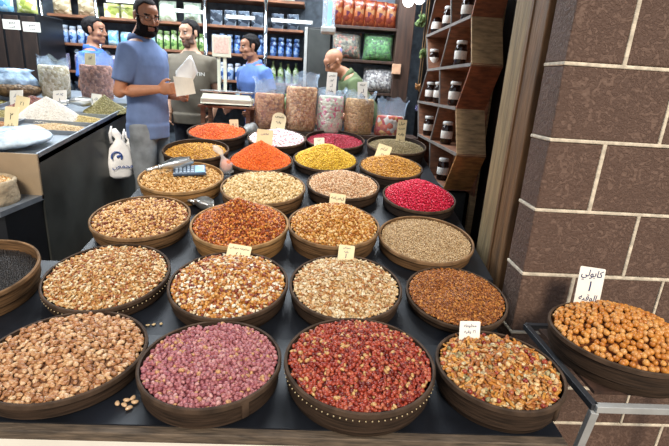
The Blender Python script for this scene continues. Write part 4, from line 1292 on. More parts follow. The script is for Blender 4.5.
mb = MB(); mb.bbox((.05, -.003, -.020), (.15, .003, .020), .001, 0, Matrix.Translation((0, -.136, .052)) @ Matrix.Rotation(R(-28), 4, 'X')); mb.build('keypad', 'card_cream', ws)
for x in (-.095, -.045): MB().bbox((x - .013, .145, .03), (x + .013, .171, .40), .004).build('post', 'scale_body', ws)
MB().bbox((-.145, .135, .375), (.005, .185, .545), .006).build('head_case', 'scale_body', ws)
MB().bbox((-.130, .1325, .405), (-.010, .137, .53), .002).build('head_display', 'rose_screen', ws)
for x in (-.17, .17):
    for y in (-.12, .12): MB().lathe([(.012, 0), (.012, .014), (0, .014)], 12, cx=x, cy=y).build('foot', 'black', ws)
# crumpled bags under the scale
for i, (x, y, z, rx, ry, rz, lab) in enumerate(((-.97, 4.10, 1.035, .07, .05, .05, 'crumpled grey plastic bag stuffed below the left half of the scale'),
                                               (-.60, 4.075, 1.05, .085, .045, .065, 'crumpled grey plastic bag beside the sack of red-brown puffed grains'))):
    t = thing('crumpled_bag', lab, 'plastic bag', (x, y + .02, table_z(4.08) if False else 1.0), (0, 0, i))
    o = MB().ball((0, 0, rz), (rx, ry, rz), 24).build('crumpled_film', plain('grey_bag_film', '8c8c8a', .3, var=.25, scale=20, bump=.8, bscale=26), t, True)
    for v in o.data.vertices:
        n = mnoise.noise_vector(v.co * 22); v.co += n * .014; v.co.z = max(v.co.z, 0)

# ------------------------------------------------------------------ people
def remesh(mb, voxel, smooth=6, factor=.5):
    me = mb.mesh('tmp', [])
    o = bpy.data.objects.new('tmp', me); COL.objects.link(o)
    m = o.modifiers.new('r', 'REMESH'); m.mode = 'VOXEL'; m.voxel_size = voxel
    s = o.modifiers.new('s', 'SMOOTH'); s.iterations = smooth; s.factor = factor
    bpy.context.view_layer.update()
    out = bpy.data.meshes.new_from_object(o.evaluated_get(bpy.context.evaluated_depsgraph_get()))
    bpy.data.objects.remove(o); bpy.data.meshes.remove(me)
    return out


def head_shapes(mb, M, bald=False):
    """a head about .235 tall round its own centre, facing +Y"""
    B = lambda c, r, n=16, rot=None: mb.ball(c, r, n, 0, M if rot is None else M @ rot)
    B((0, -.014, .035), (.073, .093, .082), 24)
    B((0, .022, -.02), (.062, .070, .080), 20)
    B((0, .020, -.068), (.056, .062, .042), 20)
    B((0, .058, -.094), (.032, .032, .024))
    B((0, .060, .042), (.052, .032, .034))
    for s in (-1, 1):
        B((s * .030, .078, .020), (.024, .014, .008))
        B((s * .040, .058, -.026), (.022, .026, .022))
        B((s * .046, .020, -.075), (.016, .034, .022))
        B((s * .077, -.008, -.008), (.008, .019, .031))
        B((s * .080, -.016, .006), (.006, .012, .018))
        B((s * .011, .094, -.034), (.009, .012, .009))
        B((s * .030, .073, .002), (.014, .012, .009))
    mb.tube([M @ Vector(p) for p in ((0, .086, .018), (0, .098, -.004), (0, .110, -.026), (0, .104, -.036))], [.008, .009, .0115, .009], 12)
    B((0, .086, -.060), (.021, .012, .0055))
    B((0, .084, -.071), (.019, .012, .006))
    B((0, .074, -.066), (.030, .020, .022))


def hand_shapes(mb, wrist, d, palm_n, side, curl=.6, size=1.0):
    """palm, four fingers of different lengths and a thumb; d = along the hand, palm_n = out of the palm"""
    d = Vector(d).normalized(); n = Vector(palm_n); n = (n - d * n.dot(d)).normalized(); u = d.cross(n) * side   # u points to the thumb
    w = Vector(wrist)
    P = lambda a, b, c: w + (d * a + u * b + n * c) * size
    mb.tube([P(-.02, 0, 0), P(.02, 0, 0)], [.027 * size, .026 * size], 12)
    fr = Matrix((( d.x, u.x, n.x, 0), (d.y, u.y, n.y, 0), (d.z, u.z, n.z, 0), (0, 0, 0, 1)))
    mb.ball((.048 * size, 0, 0), (.052 * size, .042 * size, .017 * size), 16, 0, Matrix.Translation(w) @ fr)
    for i, (b, L) in enumerate(((.030, .074), (.010, .083), (-.011, .077), (-.031, .060))):
        c1, c2, c3 = curl * .8, curl * 1.9, curl * 2.7
        p0 = Vector((.080, b, 0)); pts = [Vector((.045, b * .9, 0)), p0]
        for a, l in ((c1, .45), (c2, .30), (c3, .25)):
            q = pts[-1] + Vector((math.cos(a), b * .12, math.sin(a))) * L * l; pts.append(q)
        mb.tube([P(*p) for p in pts], [.0085 * size, .0095 * size, .0085 * size, .0078 * size, .0065 * size], 10)
    pts = [(.020, .022, .004), (.042, .048, .012), (.066, .058, .024), (.086, .050, .034)]
    mb.tube([P(*p) for p in pts], [.013 * size, .012 * size, .0105 * size, .008 * size], 10)


def region_shell(me, pred, thick, name, mat, parent, lift=0.0):
    """a layer over part of the body (hair, beard, lips): the faces that pred accepts, raised by thick and closed below"""
    nv = len(me.vertices)
    co = np.empty(nv * 3); me.vertices.foreach_get('co', co); co = co.reshape(-1, 3)
    no = np.array([v.normal[:] for v in me.vertices])
    ok = pred(co, no)
    faces = [tuple(p.vertices) for p in me.polygons if all(ok[i] for i in p.vertices)]
    if not faces: return None
    used = sorted({i for f in faces for i in f}); mp = {v: k for k, v in enumerate(used)}
    cnt = {}
    for f in faces:
        for a, b in zip(f, f[1:] + f[:1]):
            k = (min(a, b), max(a, b)); cnt[k] = cnt.get(k, 0) + 1
    border = {i for k, c in cnt.items() if c == 1 for i in k}
    v1, v0 = [], []
    for i in used:
        p, n = Vector(co[i]), Vector(no[i])
        h = thick(p) if callable(thick) else thick
        v1.append(p + n * (h * (.35 if i in border else 1.0) + lift)); v0.append(p - n * .004)
    N = len(used)
    mb = MB()
    mb.add(v1 + v0, [tuple(mp[i] for i in f) for f in faces] + [tuple(mp[i] + N for i in f)[::-1] for f in faces])
    for f in faces:
        for a, b in zip(f, f[1:] + f[:1]):
            if cnt[(min(a, b), max(a, b))] == 1: mb.f.append((mp[b], mp[a], mp[a] + N, mp[b] + N)); mb.m.append(0)
    return mb.build(name, mat, parent, True)


def person(label, loc, rotz, height, pose, skin, shirt, trousers, hair='short', beard=None, glasses=False, polo=True, print_=None, build=1.0, belly=0.0, hem=.80):
    k = height / 1.75
    t = thing('person', label, 'person', loc, (0, 0, rotz))
    V3 = lambda p: Vector(p) * k
    lean = pose.get('lean', 0.0)      # forward lean of the trunk
    def tr(p):                        # bend the trunk forward above the hips
        x, y, z = p
        if z > .95:
            a = lean; dz = z - .95
            return (x, y * math.cos(a) + dz * math.sin(a), .95 + dz * math.cos(a) - y * math.sin(a))
        return (x, y, z)
    rings = [(.84, 0, .150, .108), (.95, 0, .168 * build, .115 + belly * .4), (1.05, .005 + belly * .4, .160 * build, .115 + belly), (1.18, .010 + belly * .3, .166 * build, .120 + belly * .7), (1.30, .010, .182 * build, .124 + belly * .2),
             (1.365, .0, .182 * build, .114), (1.41, -.006, .158 * build, .096), (1.45, -.013, .112, .078), (1.485, -.016, .072, .064), (1.51, -.016, .056, .056)]

    def trunk(mb, grow, z0, z1):
        n = 28; v = []; rr = [q for q in rings if z0 <= q[0] <= z1]
        for z, cy, rx, ry in rr:
            for i in range(n):
                a = 2 * PI * i / n
                v.append(V3(tr(((rx + grow) * math.cos(a), cy + (ry + grow) * math.sin(a), z))))
        f = [(i * n + j, i * n + (j + 1) % n, (i + 1) * n + (j + 1) % n, (i + 1) * n + j) for i in range(len(rr) - 1) for j in range(n)]
        f.append(tuple(range(n))[::-1]); f.append(tuple((len(rr) - 1) * n + j for j in range(n)))
        mb.add(v, f)
    body = MB()
    trunk(body, 0, 0, 2)
    hd = pose.get('head', (0, 0, 0))
    hc = Vector(tr((0, .012, 1.632))) + Vector(pose.get('head_shift', (0, 0, 0)))
    HM = Matrix.Translation(hc * k) @ Matrix.Rotation(hd[0], 4, 'Z') @ Matrix.Rotation(hd[1], 4, 'X') @ Matrix.Rotation(hd[2], 4, 'Y') @ Matrix.Scale(k, 4)
    body.tube([V3(tr((0, -.018, 1.43))), V3(tr((0, -.014, 1.50))), V3(hc + Vector((0, -.012, -.06)))], [.066 * k, .056 * k, .054 * k], 16)
    head_shapes(body, HM)
    sl = MB()
    for side, key in ((1, 'R'), (-1, 'L')):
        sh = Vector(tr((.180 * build * side, -.004, 1.372)))
        el, wr = [Vector(p) for p in pose[key][:2]]
        body.tube([V3(Vector(tr((.12 * side, 0, 1.385)))), V3(sh), V3(sh.lerp(el, .35)), V3(el), V3(el.lerp(wr, .3)), V3(wr)], [.060 * k, .058 * k, .050 * k, .041 * k, .042 * k, .028 * k], 16)
        body.ball(V3(el), .041 * k, 14)
        hand_shapes(body, V3(wr), pose[key][2], pose[key][3], side, pose[key][4] if len(pose[key]) > 4 else .5, k)
        f1 = pose.get('sleeve', .68)
        sl.tube([V3(Vector(tr((.10 * side, 0, 1.38)))), V3(sh), V3(sh.lerp(el, .3)), V3(sh.lerp(el, f1))], [.072 * k, .074 * k, .068 * k, .066 * k], 20)
    tl = MB()
    for side in (1, -1):
        hp, kn, an = Vector((.088 * side, 0, .90)), Vector((.098 * side, .012, .49)), Vector((.10 * side, -.015, .075))
        body.tube([V3(p) for p in (hp, hp.lerp(kn, .5), kn, kn.lerp(an, .3), an)], [.086 * k, .075 * k, .055 * k, .055 * k, .038 * k], 16)
        body.tube([V3((.10 * side, -.05, .04)), V3((.105 * side, .06, .04)), V3((.112 * side, .16, .03))], [.036 * k, .042 * k, .03 * k], 14)
        tl.tube([V3(p) for p in (hp, hp.lerp(kn, .5), kn, kn.lerp(an, .6), an)], [.098 * k, .090 * k, .074 * k, .070 * k, .066 * k], 20)
    me = remesh(body, .0056, 5)
    me.materials.append(MT[skin]); me.materials.append(MT['lips'])
    me.polygons.foreach_set('use_smooth', [True] * len(me.polygons))
    inv = HM.inverted()
    co = np.array([v.co[:] for v in me.vertices])
    hl_all = (np.c_[co, np.ones(len(co))] @ np.array(inv).T)[:, :3]
    for p in me.polygons:
        c = np.mean(hl_all[list(p.vertices)], 0)
        if abs(c[0]) < .021 and -.079 < c[2] < -.057 and c[1] > .084: p.material_index = 1
    b = link('body', me, t)
    H = lambda cc: (np.c_[cc, np.ones(len(cc))] @ np.array(inv).T)[:, :3]
    # eyes
    for s in (-1, 1):
        e = MB().ball((s * .030, .0775, .003), (.0125, .011, .0075), 14, 0, HM); e.ball((s * .030, .0855, .003), (.0055, .004, .0055), 12, 1, HM)
        e.build('eye', ['eye', 'iris'], t, True)
    # brows
    def brow(cc, nn):
        h = H(cc); return (abs(h[:, 0]) > .012) & (abs(h[:, 0]) < .052) & (h[:, 1] > .055) & (h[:, 2] > .016 - .12 * np.maximum(0, abs(h[:, 0]) - .034)) & (h[:, 2] < .027)
    region_shell(me, brow, .003 * k, 'eyebrows', 'stubble', t)
    if hair != 'bald':
        def hp_(cc, nn):
            h = H(cc)
            line = np.where(h[:, 1] > .042, .080 + .25 * np.maximum(0, abs(h[:, 0]) - .03), np.where(h[:, 1] > .0, np.where(h[:, 1] < .022, -.012, .020 + h[:, 1] * 1.35), np.where(h[:, 1] > -.03, .02, -.055)))
            ear = (abs(h[:, 0]) > .074) & (h[:, 2] < .03) & (h[:, 1] > -.035)
            return (h[:, 2] > line) & ~ear & (h[:, 2] > -.07)
        thick = .003 if hair == 'crop' else .008
        region_shell(me, hp_, lambda p: (thick + (.006 if hair != 'crop' else .001) * mnoise.noise(p * 38)) * k, 'hair', 'hair' if hair != 'crop' else 'hair_crop', t)
    else:
        pass
    if beard:
        def bp_(cc, nn):
            h = H(cc)
            low = -.044 if beard == 'full' else -.046
            side_ = (h[:, 1] < .06) & (h[:, 1] > .008) & (h[:, 2] > -.12) & (h[:, 2] < .012) & (abs(h[:, 0]) > .045) & (h[:, 2] < .02 - (h[:, 1] - .01) * 1.3)
            front = (h[:, 1] > .035) & (h[:, 2] < low) & (h[:, 2] > -.128)
            lips = (abs(h[:, 0]) < .021) & (h[:, 2] > -.078) & (h[:, 2] < -.056) & (h[:, 1] > .08)
            return (side_ | front) & ~lips & (h[:, 1] < .2)
        region_shell(me, bp_, (lambda p: (.012 + .005 * mnoise.noise(p * 45)) * k) if beard == 'full' else .0012, 'beard', 'stubble' if beard == 'full' else 'shave', t)
    if glasses:
        g = MB()
        for s in (-1, 1):
            ring = [HM @ Vector((s * .033 + .024 * math.cos(a), .096 - .004 * abs(math.cos(a)), .001 + .017 * math.sin(a))) for a in np.linspace(0, 2 * PI, 20)]
            g.tube(ring, .0018, 6)
            g.tube([HM @ Vector(p) for p in ((s * .057, .092, .004), (s * .076, .05, .006), (s * .080, -.01, .008))], .0018, 6)
        g.tube([HM @ Vector(p) for p in ((-.009, .098, .004), (0, .103, .007), (.009, .098, .004))], .0018, 6)
        g.build('spectacles', 'glasses', t, True)
    # clothes
    top = MB(); trunk(top, .013, .0, 1.46)
    if hem < .84:
        top.loft([(0, 0, hem * k, (.160 * build + .016) * k, (.115 + .02 + belly * .5) * k), (0, 0, .90 * k, (.166 * build + .014) * k, (.115 + .02 + belly * .5) * k)], 28)
    for i in range(len(sl.f)): pass
    top.add(sl.v, sl.f)
    top.tube([V3(tr((0, -.016, 1.42))), V3(tr((0, -.016, 1.474)))], [.11 * k, .076 * k], 20)
    sm = remesh(top, .009, 8)
    for v in sm.vertices:
        n = mnoise.noise_vector(v.co * 7.0); v.co += v.normal * (n.x * .009 * k)
    sm.materials.append(MT[shirt]); sm.polygons.foreach_set('use_smooth', [True] * len(sm.polygons))
    s = link('polo_shirt' if polo else 't_shirt', sm, t)
    if polo:
        c = MB(); n = 26; v = []
        for (r_, z, dy) in ((.066, 1.452, 0), (.070, 1.492, -.004), (.080, 1.488, -.006), (.098, 1.448, .004), (.090, 1.446, .004), (.074, 1.478, -.003)):
            for i in range(n):
                a = PI / 2 + .24 + (2 * PI - .48) * i / (n - 1)
                drop = -.028 * max(0, math.sin(a)) ** 3
                v.append(V3(tr((r_ * math.cos(a), -.014 + dy + r_ * math.sin(a), z + drop + (.01 if math.sin(a) < 0 else 0)))))
        f = [(i * n + j, i * n + j + 1, ((i + 1) % 6) * n + j + 1, ((i + 1) % 6) * n + j) for i in range(6) for j in range(n - 1)]
        f += [tuple(i * n for i in range(6)), tuple(i * n + n - 1 for i in range(6))[::-1]]
        c.add(v, f); c.build('collar', shirt, s, True)
    else:
        c = MB(); pts = [V3(tr((.080 * math.cos(a), -.012 + .076 * math.sin(a), 1.462 - .012 * math.sin(a)))) for a in np.linspace(0, 2 * PI, 28)]
        c.tube(pts, .008 * k, 8); c.build('neckband', shirt, s, True)
    tl.loft([(0, 0, .80 * k, .165 * build * k, .122 * k), (0, 0, .93 * k, .172 * build * k, (.122 + belly * .4) * k), (0, 0, .985 * k, .168 * build * k, (.12 + belly * .4) * k)], 24)
    pm = remesh(tl, .011, 6)
    pm.materials.append(MT[trousers]); pm.polygons.foreach_set('use_smooth', [True] * len(pm.polygons))
    link('trousers', pm, t)
    for side in (1, -1):
        MB().tube([V3((.10 * side, -.075, .045)), V3((.102 * side, -.03, .055)), V3((.106 * side, .07, .048)), V3((.113 * side, .17, .035)), V3((.114 * side, .19, .03))], [.036 * k, .046 * k, .048 * k, .038 * k, .02 * k], 16).build('shoe', 'shoe', t, True)
    if print_:
        # lettering laid on the chest: every point is dropped on to the shirt's front
        from mathutils.bvhtree import BVHTree
        bvh = BVHTree.FromPolygons([v.co[:] for v in sm.vertices], [tuple(p.vertices) for p in sm.polygons])
        pr = MB()
        for s_, cx, cz, w, h in print_:
            put_text(pr, s_, cx, cz, w, h, 0)
        vs = []
        for x, y, z in pr.v:
            hit = bvh.ray_cast(Vector((-x, 1.0, z)), Vector((0, -1, 0)))[0]
            vs.append((-x, (hit.y if hit else .13) + .002, z))
        pr.v = vs; pr.build('shirt_print', 'print', s)
    return t


P = lambda *a: a
SF3 = SF
person('bearded man in spectacles and a blue-grey polo holding white paper', (-1.265, 3.44, SF), R(-101), 1.79,
       dict(R=((.235, -.055, 1.12), (.17, .185, 1.150), (-.15, .98, .12), (-.9, -.1, .1), .75), L=((-.22, -.02, 1.12), (-.10, .20, 1.10), (.4, .9, .1), (.8, -.4, .2), .6), head=(R(-34), R(-14), 0), head_shift=(0, .02, -.012), sleeve=.74),
       'skin1', 'polo', 'jeans', 'crop', 'full', True, hem=.80)
person('man in a taupe printed t-shirt looking down towards the bearded man', (-1.27, 4.66, SF), R(-191), 1.785,
       dict(R=((.25, -.03, 1.11), (.20, .08, .90), (-.2, .5, -.8), (-.8, 0, .0), .4), L=((-.25, -.03, 1.11), (-.24, .08, .90), (.1, .5, -.8), (.8, 0, .0), .4), head=(R(-22), R(-8), 0), sleeve=.66),
       'skin2', 'tee', 'navy', 'short', 'shaved', polo=False, build=1.16, belly=.02, print_=[('P', -.075, 1.30, .03, .034), ('CMARTIN', .085, 1.30, .20, .036), ('V', .03, 1.235, .05, .06)])
person('young man in a bright blue polo in profile behind the left counter', (-2.16, 4.62, SF), R(-92), 1.75,
       dict(R=((.24, -.02, 1.12), (.2, .15, .95), (0, .8, -.5), (-1, 0, 0), .5), L=((-.24, 0, 1.12), (-.2, .17, .96), (0, .8, -.5), (1, 0, 0), .5), head=(R(4), R(-3), 0)),
       'skin3', 'polo2', 'navy', 'short', None)
person('dark-haired man in a steel blue shirt behind the weighing scale, facing left', (-.64, 4.93, SF), R(138), 1.72,
       dict(R=((.24, .02, 1.12), (.2, .22, 1.0), (0, .8, -.3), (-1, 0, 0), .5), L=((-.24, .02, 1.12), (-.2, .22, 1.0), (0, .8, -.3), (1, 0, 0), .5), head=(R(-22), R(-10), 0), lean=R(10)),
       'skin3', 'shirt3', 'navy', 'short', None)
person('bald man in spectacles and an olive polo behind the plastic sacks', (.545, 4.70, SF), R(103), 1.76,
       dict(R=((.24, .24, 1.04), (.2, .44, .94), (0, .8, -.3), (-1, 0, 0), .5), L=((-.24, .24, 1.04), (-.2, .44, .94), (0, .8, -.3), (1, 0, 0), .5), head=(R(8), R(-34), 0), lean=R(38)),
       'skin1', 'olive', 'navy', 'bald', None, True)

# the white papers in the bearded man's hand
pp = thing('paper_sheet', 'white paper folded in the hand of the bearded man', 'paper', (0, 0, 0))
a = at(180, 86, Y=3.20)
pp.location = a; pp.scale = (1.25, 1.1, 1.1)
mb = MB()
v, n = [], 9
for i in range(n):
    for j in range(n):
        u, w = i / (n - 1), j / (n - 1)
        x, z = -.035 + .105 * u + .01 * w, .055 - .12 * w - .03 * u * (1 - w) + .025 * u
        v.append((x, -.012 * math.sin(u * 3) + .015 * w, z))
f = [(i * n + j, (i + 1) * n + j, (i + 1) * n + j + 1, i * n + j + 1) for i in range(n - 1) for j in range(n - 1)]
mb.add(v, f); mb.add([(x, y + .002, z) for x, y, z in v], [q[::-1] for q in f])
mb.build('folded_sheet', 'paper', pp)
pb = thing('white_plastic_bag', 'crumpled white plastic bag raised above the paper in the bearded man\'s hand', 'plastic bag', at(187, 72, Y=3.235))
pb.scale = (1.25, 1.25, 1.2)
mb = MB().loft([(-.02, 0, -.10, .02, .012), (-.015, 0, -.05, .05, .022), (-.0, 0, 0, .056, .022), (.012, 0, .05, .034, .016), (.018, 0, .085, .008, .006)], 22)
o = mb.build('bag_film', 'white_bag', pb, True)
for v in o.data.vertices: v.co += Vector(mnoise.noise_vector(v.co * 26)) * .014

# ------------------------------------------------------------------ shelving on the back wall
YB = 5.42
zc = at(250, 28, Y=YB).z
LV = [zc + .29 * k for k in (1, 0, -1, -2, -3)]
def shelf_unit(name, label, xa, xb, levels, mat, depth=.32, poles=None, Y=YB, cat='shelf'):
    t = thing(name, label, cat, ((xa + xb) / 2, Y + depth / 2, SF))
    ox, oy = -(xa + xb) / 2, -(Y + depth / 2)
    for z in levels:
        MB().bbox((xa + ox, Y + oy, z - .014 - SF), (xb + ox, Y + depth + oy, z + .014 - SF), .003).build('shelf_board', mat, t)
    for x in poles:
        MB().lathe([(.022, 0), (.022, 2.5), (0, 2.5)], 16, cx=x + ox, cy=Y - .015 + oy).build('pole', 'chrome', t, True)
    MB().box((xa + ox, Y + depth + oy, 0), (xb + ox, Y + depth + .01 + oy, 2.6)).build('back_panel', 'wall_in', t)
    return t


xl, xr = at(47, 40, Y=YB).x, at(303, 40, Y=YB).x
pol = [at(43, 20, Y=YB).x, at(97, 8, Y=YB).x, at(205.5, 25, Y=YB).x, at(266, 20, Y=YB).x]
shelf_unit('stock_shelf', 'long back shelf with polished poles packed with goods behind the men', xl + .03, xr, LV, 'cell_wood', poles=pol)

def pillow(w, h, d, n=8):
    mb = MB(); v = []
    for s in (1, -1):
        for i in range(n + 1):
            for j in range(n + 1):
                u, q = i / n * 2 - 1, j / n * 2 - 1
                th = d / 2 * ((1 - u ** 4) * (1 - abs(q) ** 3)) ** .6
                pinch = 1 - .06 * (1 - q * q)
                v.append((u * w / 2 * pinch, -s * th, (q + 1) * h / 2))
    k = (n + 1) ** 2; f = []
    for i in range(n):
        for j in range(n):
            a = i * (n + 1) + j
            f.append((a, a + n + 1, a + n + 2, a + 1)); f.append((k + a, k + a + 1, k + a + n + 2, k + a + n + 1))
    return mb.add(v, f)


def packets(name, cat, group, labels, xa, xb, Y, z, w, h, d, mats, shape='pouch', step=None, jit=.0):
    """a row of packets on a shelf, each one an object of its own"""
    protos = []
    for m in mats:
        if shape == 'pouch': mb = pillow(w, h, d)
        elif shape == 'box': mb = MB().bbox((-w / 2, -d / 2, 0), (w / 2, d / 2, h), .004)
        elif shape == 'tub': mb = MB().lathe([(w * .40, 0), (w * .46, h * .02), (w * .46, h * .72), (w * .36, h * .78), (w * .36, h * .8), (w * .40, h * .8), (w * .40, h), (0, h)], 18)
        else: mb = MB().lathe([(w * .42, 0), (w * .46, h * .04), (w * .46, h * .6), (w * .2, h * .78), (w * .16, h * .9), (w * .19, h * .91), (w * .19, h), (0, h)], 18)
        protos.append(mb.mesh(name, m, shape != 'box'))
    n = max(1, int((xb - xa) / (step or w * 1.04)))
    for i in range(n):
        q = (i * 7 + int(xa * 10)) % len(protos)
        o = bpy.data.objects.new(name, protos[(i // 3) % len(protos) if len(protos) > 1 else 0]); COL.objects.link(o)
        o.location = (xa + (i + .5) * (xb - xa) / n, Y + random.uniform(-.01, .01), z + .0145)
        o.rotation_euler = (0, 0, random.uniform(-.08, .08)); s = random.uniform(.93, 1.04); o.scale = (1, 1, s)
        tag(o, labels, cat, group)


MT['pk_mint'] = voro('mint_packet', ['c8dcc8', 'd8e4d8', 'b0c8b0', 'a8b89c', 'e8ece4'], 26, .25, .3)
MT['pk_yel'] = voro('yellow_green_packet', ['b8c468', 'c8d080', 'd8dca8', '98a850', 'e0e4d0'], 26, .25, .3)
MT['pk_blue'] = voro('blue_packet', ['4870b0', '88a8d4', 'c8d8ec', '385c9c', 'e0e8f0'], 24, .25, .3)
MT['pk_navy'] = voro('navy_packet', ['30508c', '4c74b4', '8ca8cc', '20386c'], 28, .25, .3)
MT['pk_sky'] = voro('sky_packet', ['88c0e4', 'b0d8ec', '68a4d8', 'd8ecf4'], 20, .25, .3)
MT['pk_green'] = voro('green_packet', ['6c9454', '8cb068', 'a8c488', '4c7440', 'd0dcc0'], 28, .25, .3)
MT['pk_lil'] = voro('lilac_packet', ['a4a0c8', 'c4c0dc', '8480b0', 'e0dcec'], 22, .25, .3)
MT['pk_tea'] = voro('tan_goods', ['a89878', 'c4b498', '8c7c60', 'd8ccb4'], 30, .3, .3)
MT['pk_dark'] = voro('dark_packet', ['3c4450', '586474', '2c3440', '7c8894'], 24, .25, .3)
MT['pk_snack'] = voro('orange_red_snack_packet', ['6c2c1a', '7e3a20', '90502e', '5e2218', '4a2434', '8c6240'], 22, .25, .35)
rows = [
    (0, -.00, 1.0, [('mint', 'pouch', .20, .22), ('yel', 'pouch', .2, .2), ('mint', 'pouch', .22, .22), ('mint', 'pouch', .2, .2)]),
    (1, 0, 1.0, [('tea', 'pouch', .21, .20), ('yel', 'box', .16, .12), ('mint', 'pouch', .20, .17), ('dark', 'box', .13, .13)]),
    (2, 0, 1.0, [('blue', 'tub', .085, .15), ('sky', 'pouch', .12, .13), ('green', 'tub', .075, .16), ('navy', 'tub', .08, .17)]),
    (3, 0, 1.0, [('lil', 'pouch', .13, .15), ('lil', 'pouch', .12, .16), ('green', 'bottle', .075, .19), ('blue', 'tub', .08, .15)]),
    (4, 0, 1.0, [('dark', 'box', .13, .14), ('lil', 'pouch', .14, .13), ('green', 'tub', .08, .15), ('sky', 'bottle', .08, .2)]),
]
bays = [(pol[0] + .03, pol[1] - .03), (pol[1] + .03, (pol[1] + pol[2]) / 2), ((pol[1] + pol[2]) / 2, pol[2] - .03), (pol[2] + .03, pol[3] - .03), (pol[3] + .03, xr - .03)]
colname = dict(mint='pale mint', yel='yellow-green', tea='tan', dark='dark grey', blue='blue and white', sky='sky blue', green='green', navy='navy blue', lil='lilac')
shname = dict(pouch='pouch', box='carton', tub='lidded tub', bottle='bottle')
lvname = ['topmost', 'second', 'third', 'fourth', 'lowest']
bayname = ['behind the profile man', 'just right of the profile man', 'behind the bearded man', 'above the weighing scale', 'left of the fridge']
for li, (lv, _, _, cells) in enumerate(rows):
    cs = [cells[0], cells[1], cells[2], cells[3], cells[0] if li in (0,) else cells[3] if li < 3 else cells[2]]
    for bi, ((xa, xb), (c, sh, w, h)) in enumerate(zip(bays, cs)):
        packets(dict(pouch='packet', box='carton', tub='lidded_tub', bottle='bottle')[sh], shname[sh].replace('lidded ', ''), '%s %s on the %s back shelf, %s' % (colname[c], shname[sh], lvname[li], bayname[bi]),
                '%s %s row, %s back shelf, %s' % (colname[c], shname[sh], lvname[li], bayname[bi]), xa, xb, YB + .12, LV[lv], w, min(.25, h * 1.25), .11 if sh != 'tub' else .1, ['pk_' + c], sh)

# added glowing bars standing in for reflected tube light on the back shelves
for x, y, L, lab in ((190, 12, .3, 'glowing bar for a reflected light streak, back shelf above the man in taupe'), (292, 22, .42, 'glowing bar for a reflected light streak, back shelf left of the fridge'), (126, 2, .4, 'glowing bar for a reflected light streak above the bearded man, top of the back shelf'),
                     (240, 18, .28, 'short glowing bar for a reflected light streak, back shelf above the weighing scale')):
    p = at(x, y, Y=YB - .03)
    t = thing('reflection_streak', lab, 'lamp', p, (0, 0, 0))
    MB().tube([(-L / 2, 0, 0), (L / 2, 0, 0)], .009, 12).build('tube', 'tube', t, True)  # glowing bar, its shine stands in for a reflection
    MB().bbox((-L / 2 - .02, .012, -.012), (L / 2 + .02, .045, .028), .004).build('housing', 'silver_paint', t)  # backing added with the glowing bar

# tall dark cabinet at the far left with card labels
xa, xb = at(-30, 30, Y=4.9).x, at(37, 30, Y=4.9).x
zt = at(15, 12, Y=4.9).z
cb = thing('dark_cabinet', 'tall black cabinet with two white labels at the far left back', 'cabinet', ((xa + xb) / 2, 5.15, SF))
w = xb - xa
MB().bbox((-w / 2, -.24, 0), (w / 2, .24, zt - SF), .005).build('body', 'black', cb)
nd = 4
for i in range(nd):
    a, b = -w / 2 + w * i / nd + .012, -w / 2 + w * (i + 1) / nd - .012
    d = MB().bbox((a, -.252, .6), (b, -.238, zt - SF - .03), .004).build('door', 'wall_dark', cb)
for i, (x, y, lab) in enumerate(((11.5, 24.5, 'left'), (31.5, 27, 'right'))):
    p = at(x, y, Y=4.8975)
    t = thing('paper_label', 'white paper label stuck on the black cabinet, %s one of the two' % lab, 'label', p, (0, 0, 0))
    mb = MB(); mb.bbox((-.085, -.001, -.045), (.085, .001, .045), .0005); mb.build('paper', 'card', t)
    tx = MB(); put_text(tx, arabic('ممنوع'), 0, .012, .11, .03, -.002); put_text(tx, arabic('اللمس'), 0, -.022, .11, .026, -.002); tx.build('lettering', 'ink_black', t)
packets('packet', 'packet', 'blue packets on the black cabinet', 'sky blue packet standing on top of the black cabinet at far left', xa + .05, xb - .26, 5.02, zt - .012, .16, .22, .1, ['pk_sky'])
packets('packet', 'packet', 'yellow packets on the black cabinet', 'yellow-green packet on top of the black cabinet beside the polished pole', xb - .25, xb - .02, 5.02, zt - .012, .2, .2, .1, ['pk_yel'])

# dark fridge panel and the shelf right of it
fa, fb_ = at(304.5, 50, Y=5.25), at(331, 50, Y=5.25)
ft = at(318, 27, Y=5.25).z
fr = thing('fridge', 'dark fridge with a silver edge behind the bald man', 'fridge', ((fa.x + fb_.x) / 2, 5.5, SF))
w = fb_.x - fa.x
MB().bbox((-w / 2, -.25, 0), (w / 2, .2, ft - SF), .01).build('body', 'black', fr)
MB().bbox((-w / 2 - .004, -.268, .05), (-w / 2 + .03, -.245, ft - SF - .01), .004).build('silver_edge', 'silver_paint', fr)
MB().bbox((-w / 2 + .035, -.265, .05), (w / 2 - .01, -.25, ft - SF - .02), .006).build('door', 'counter_side', fr)

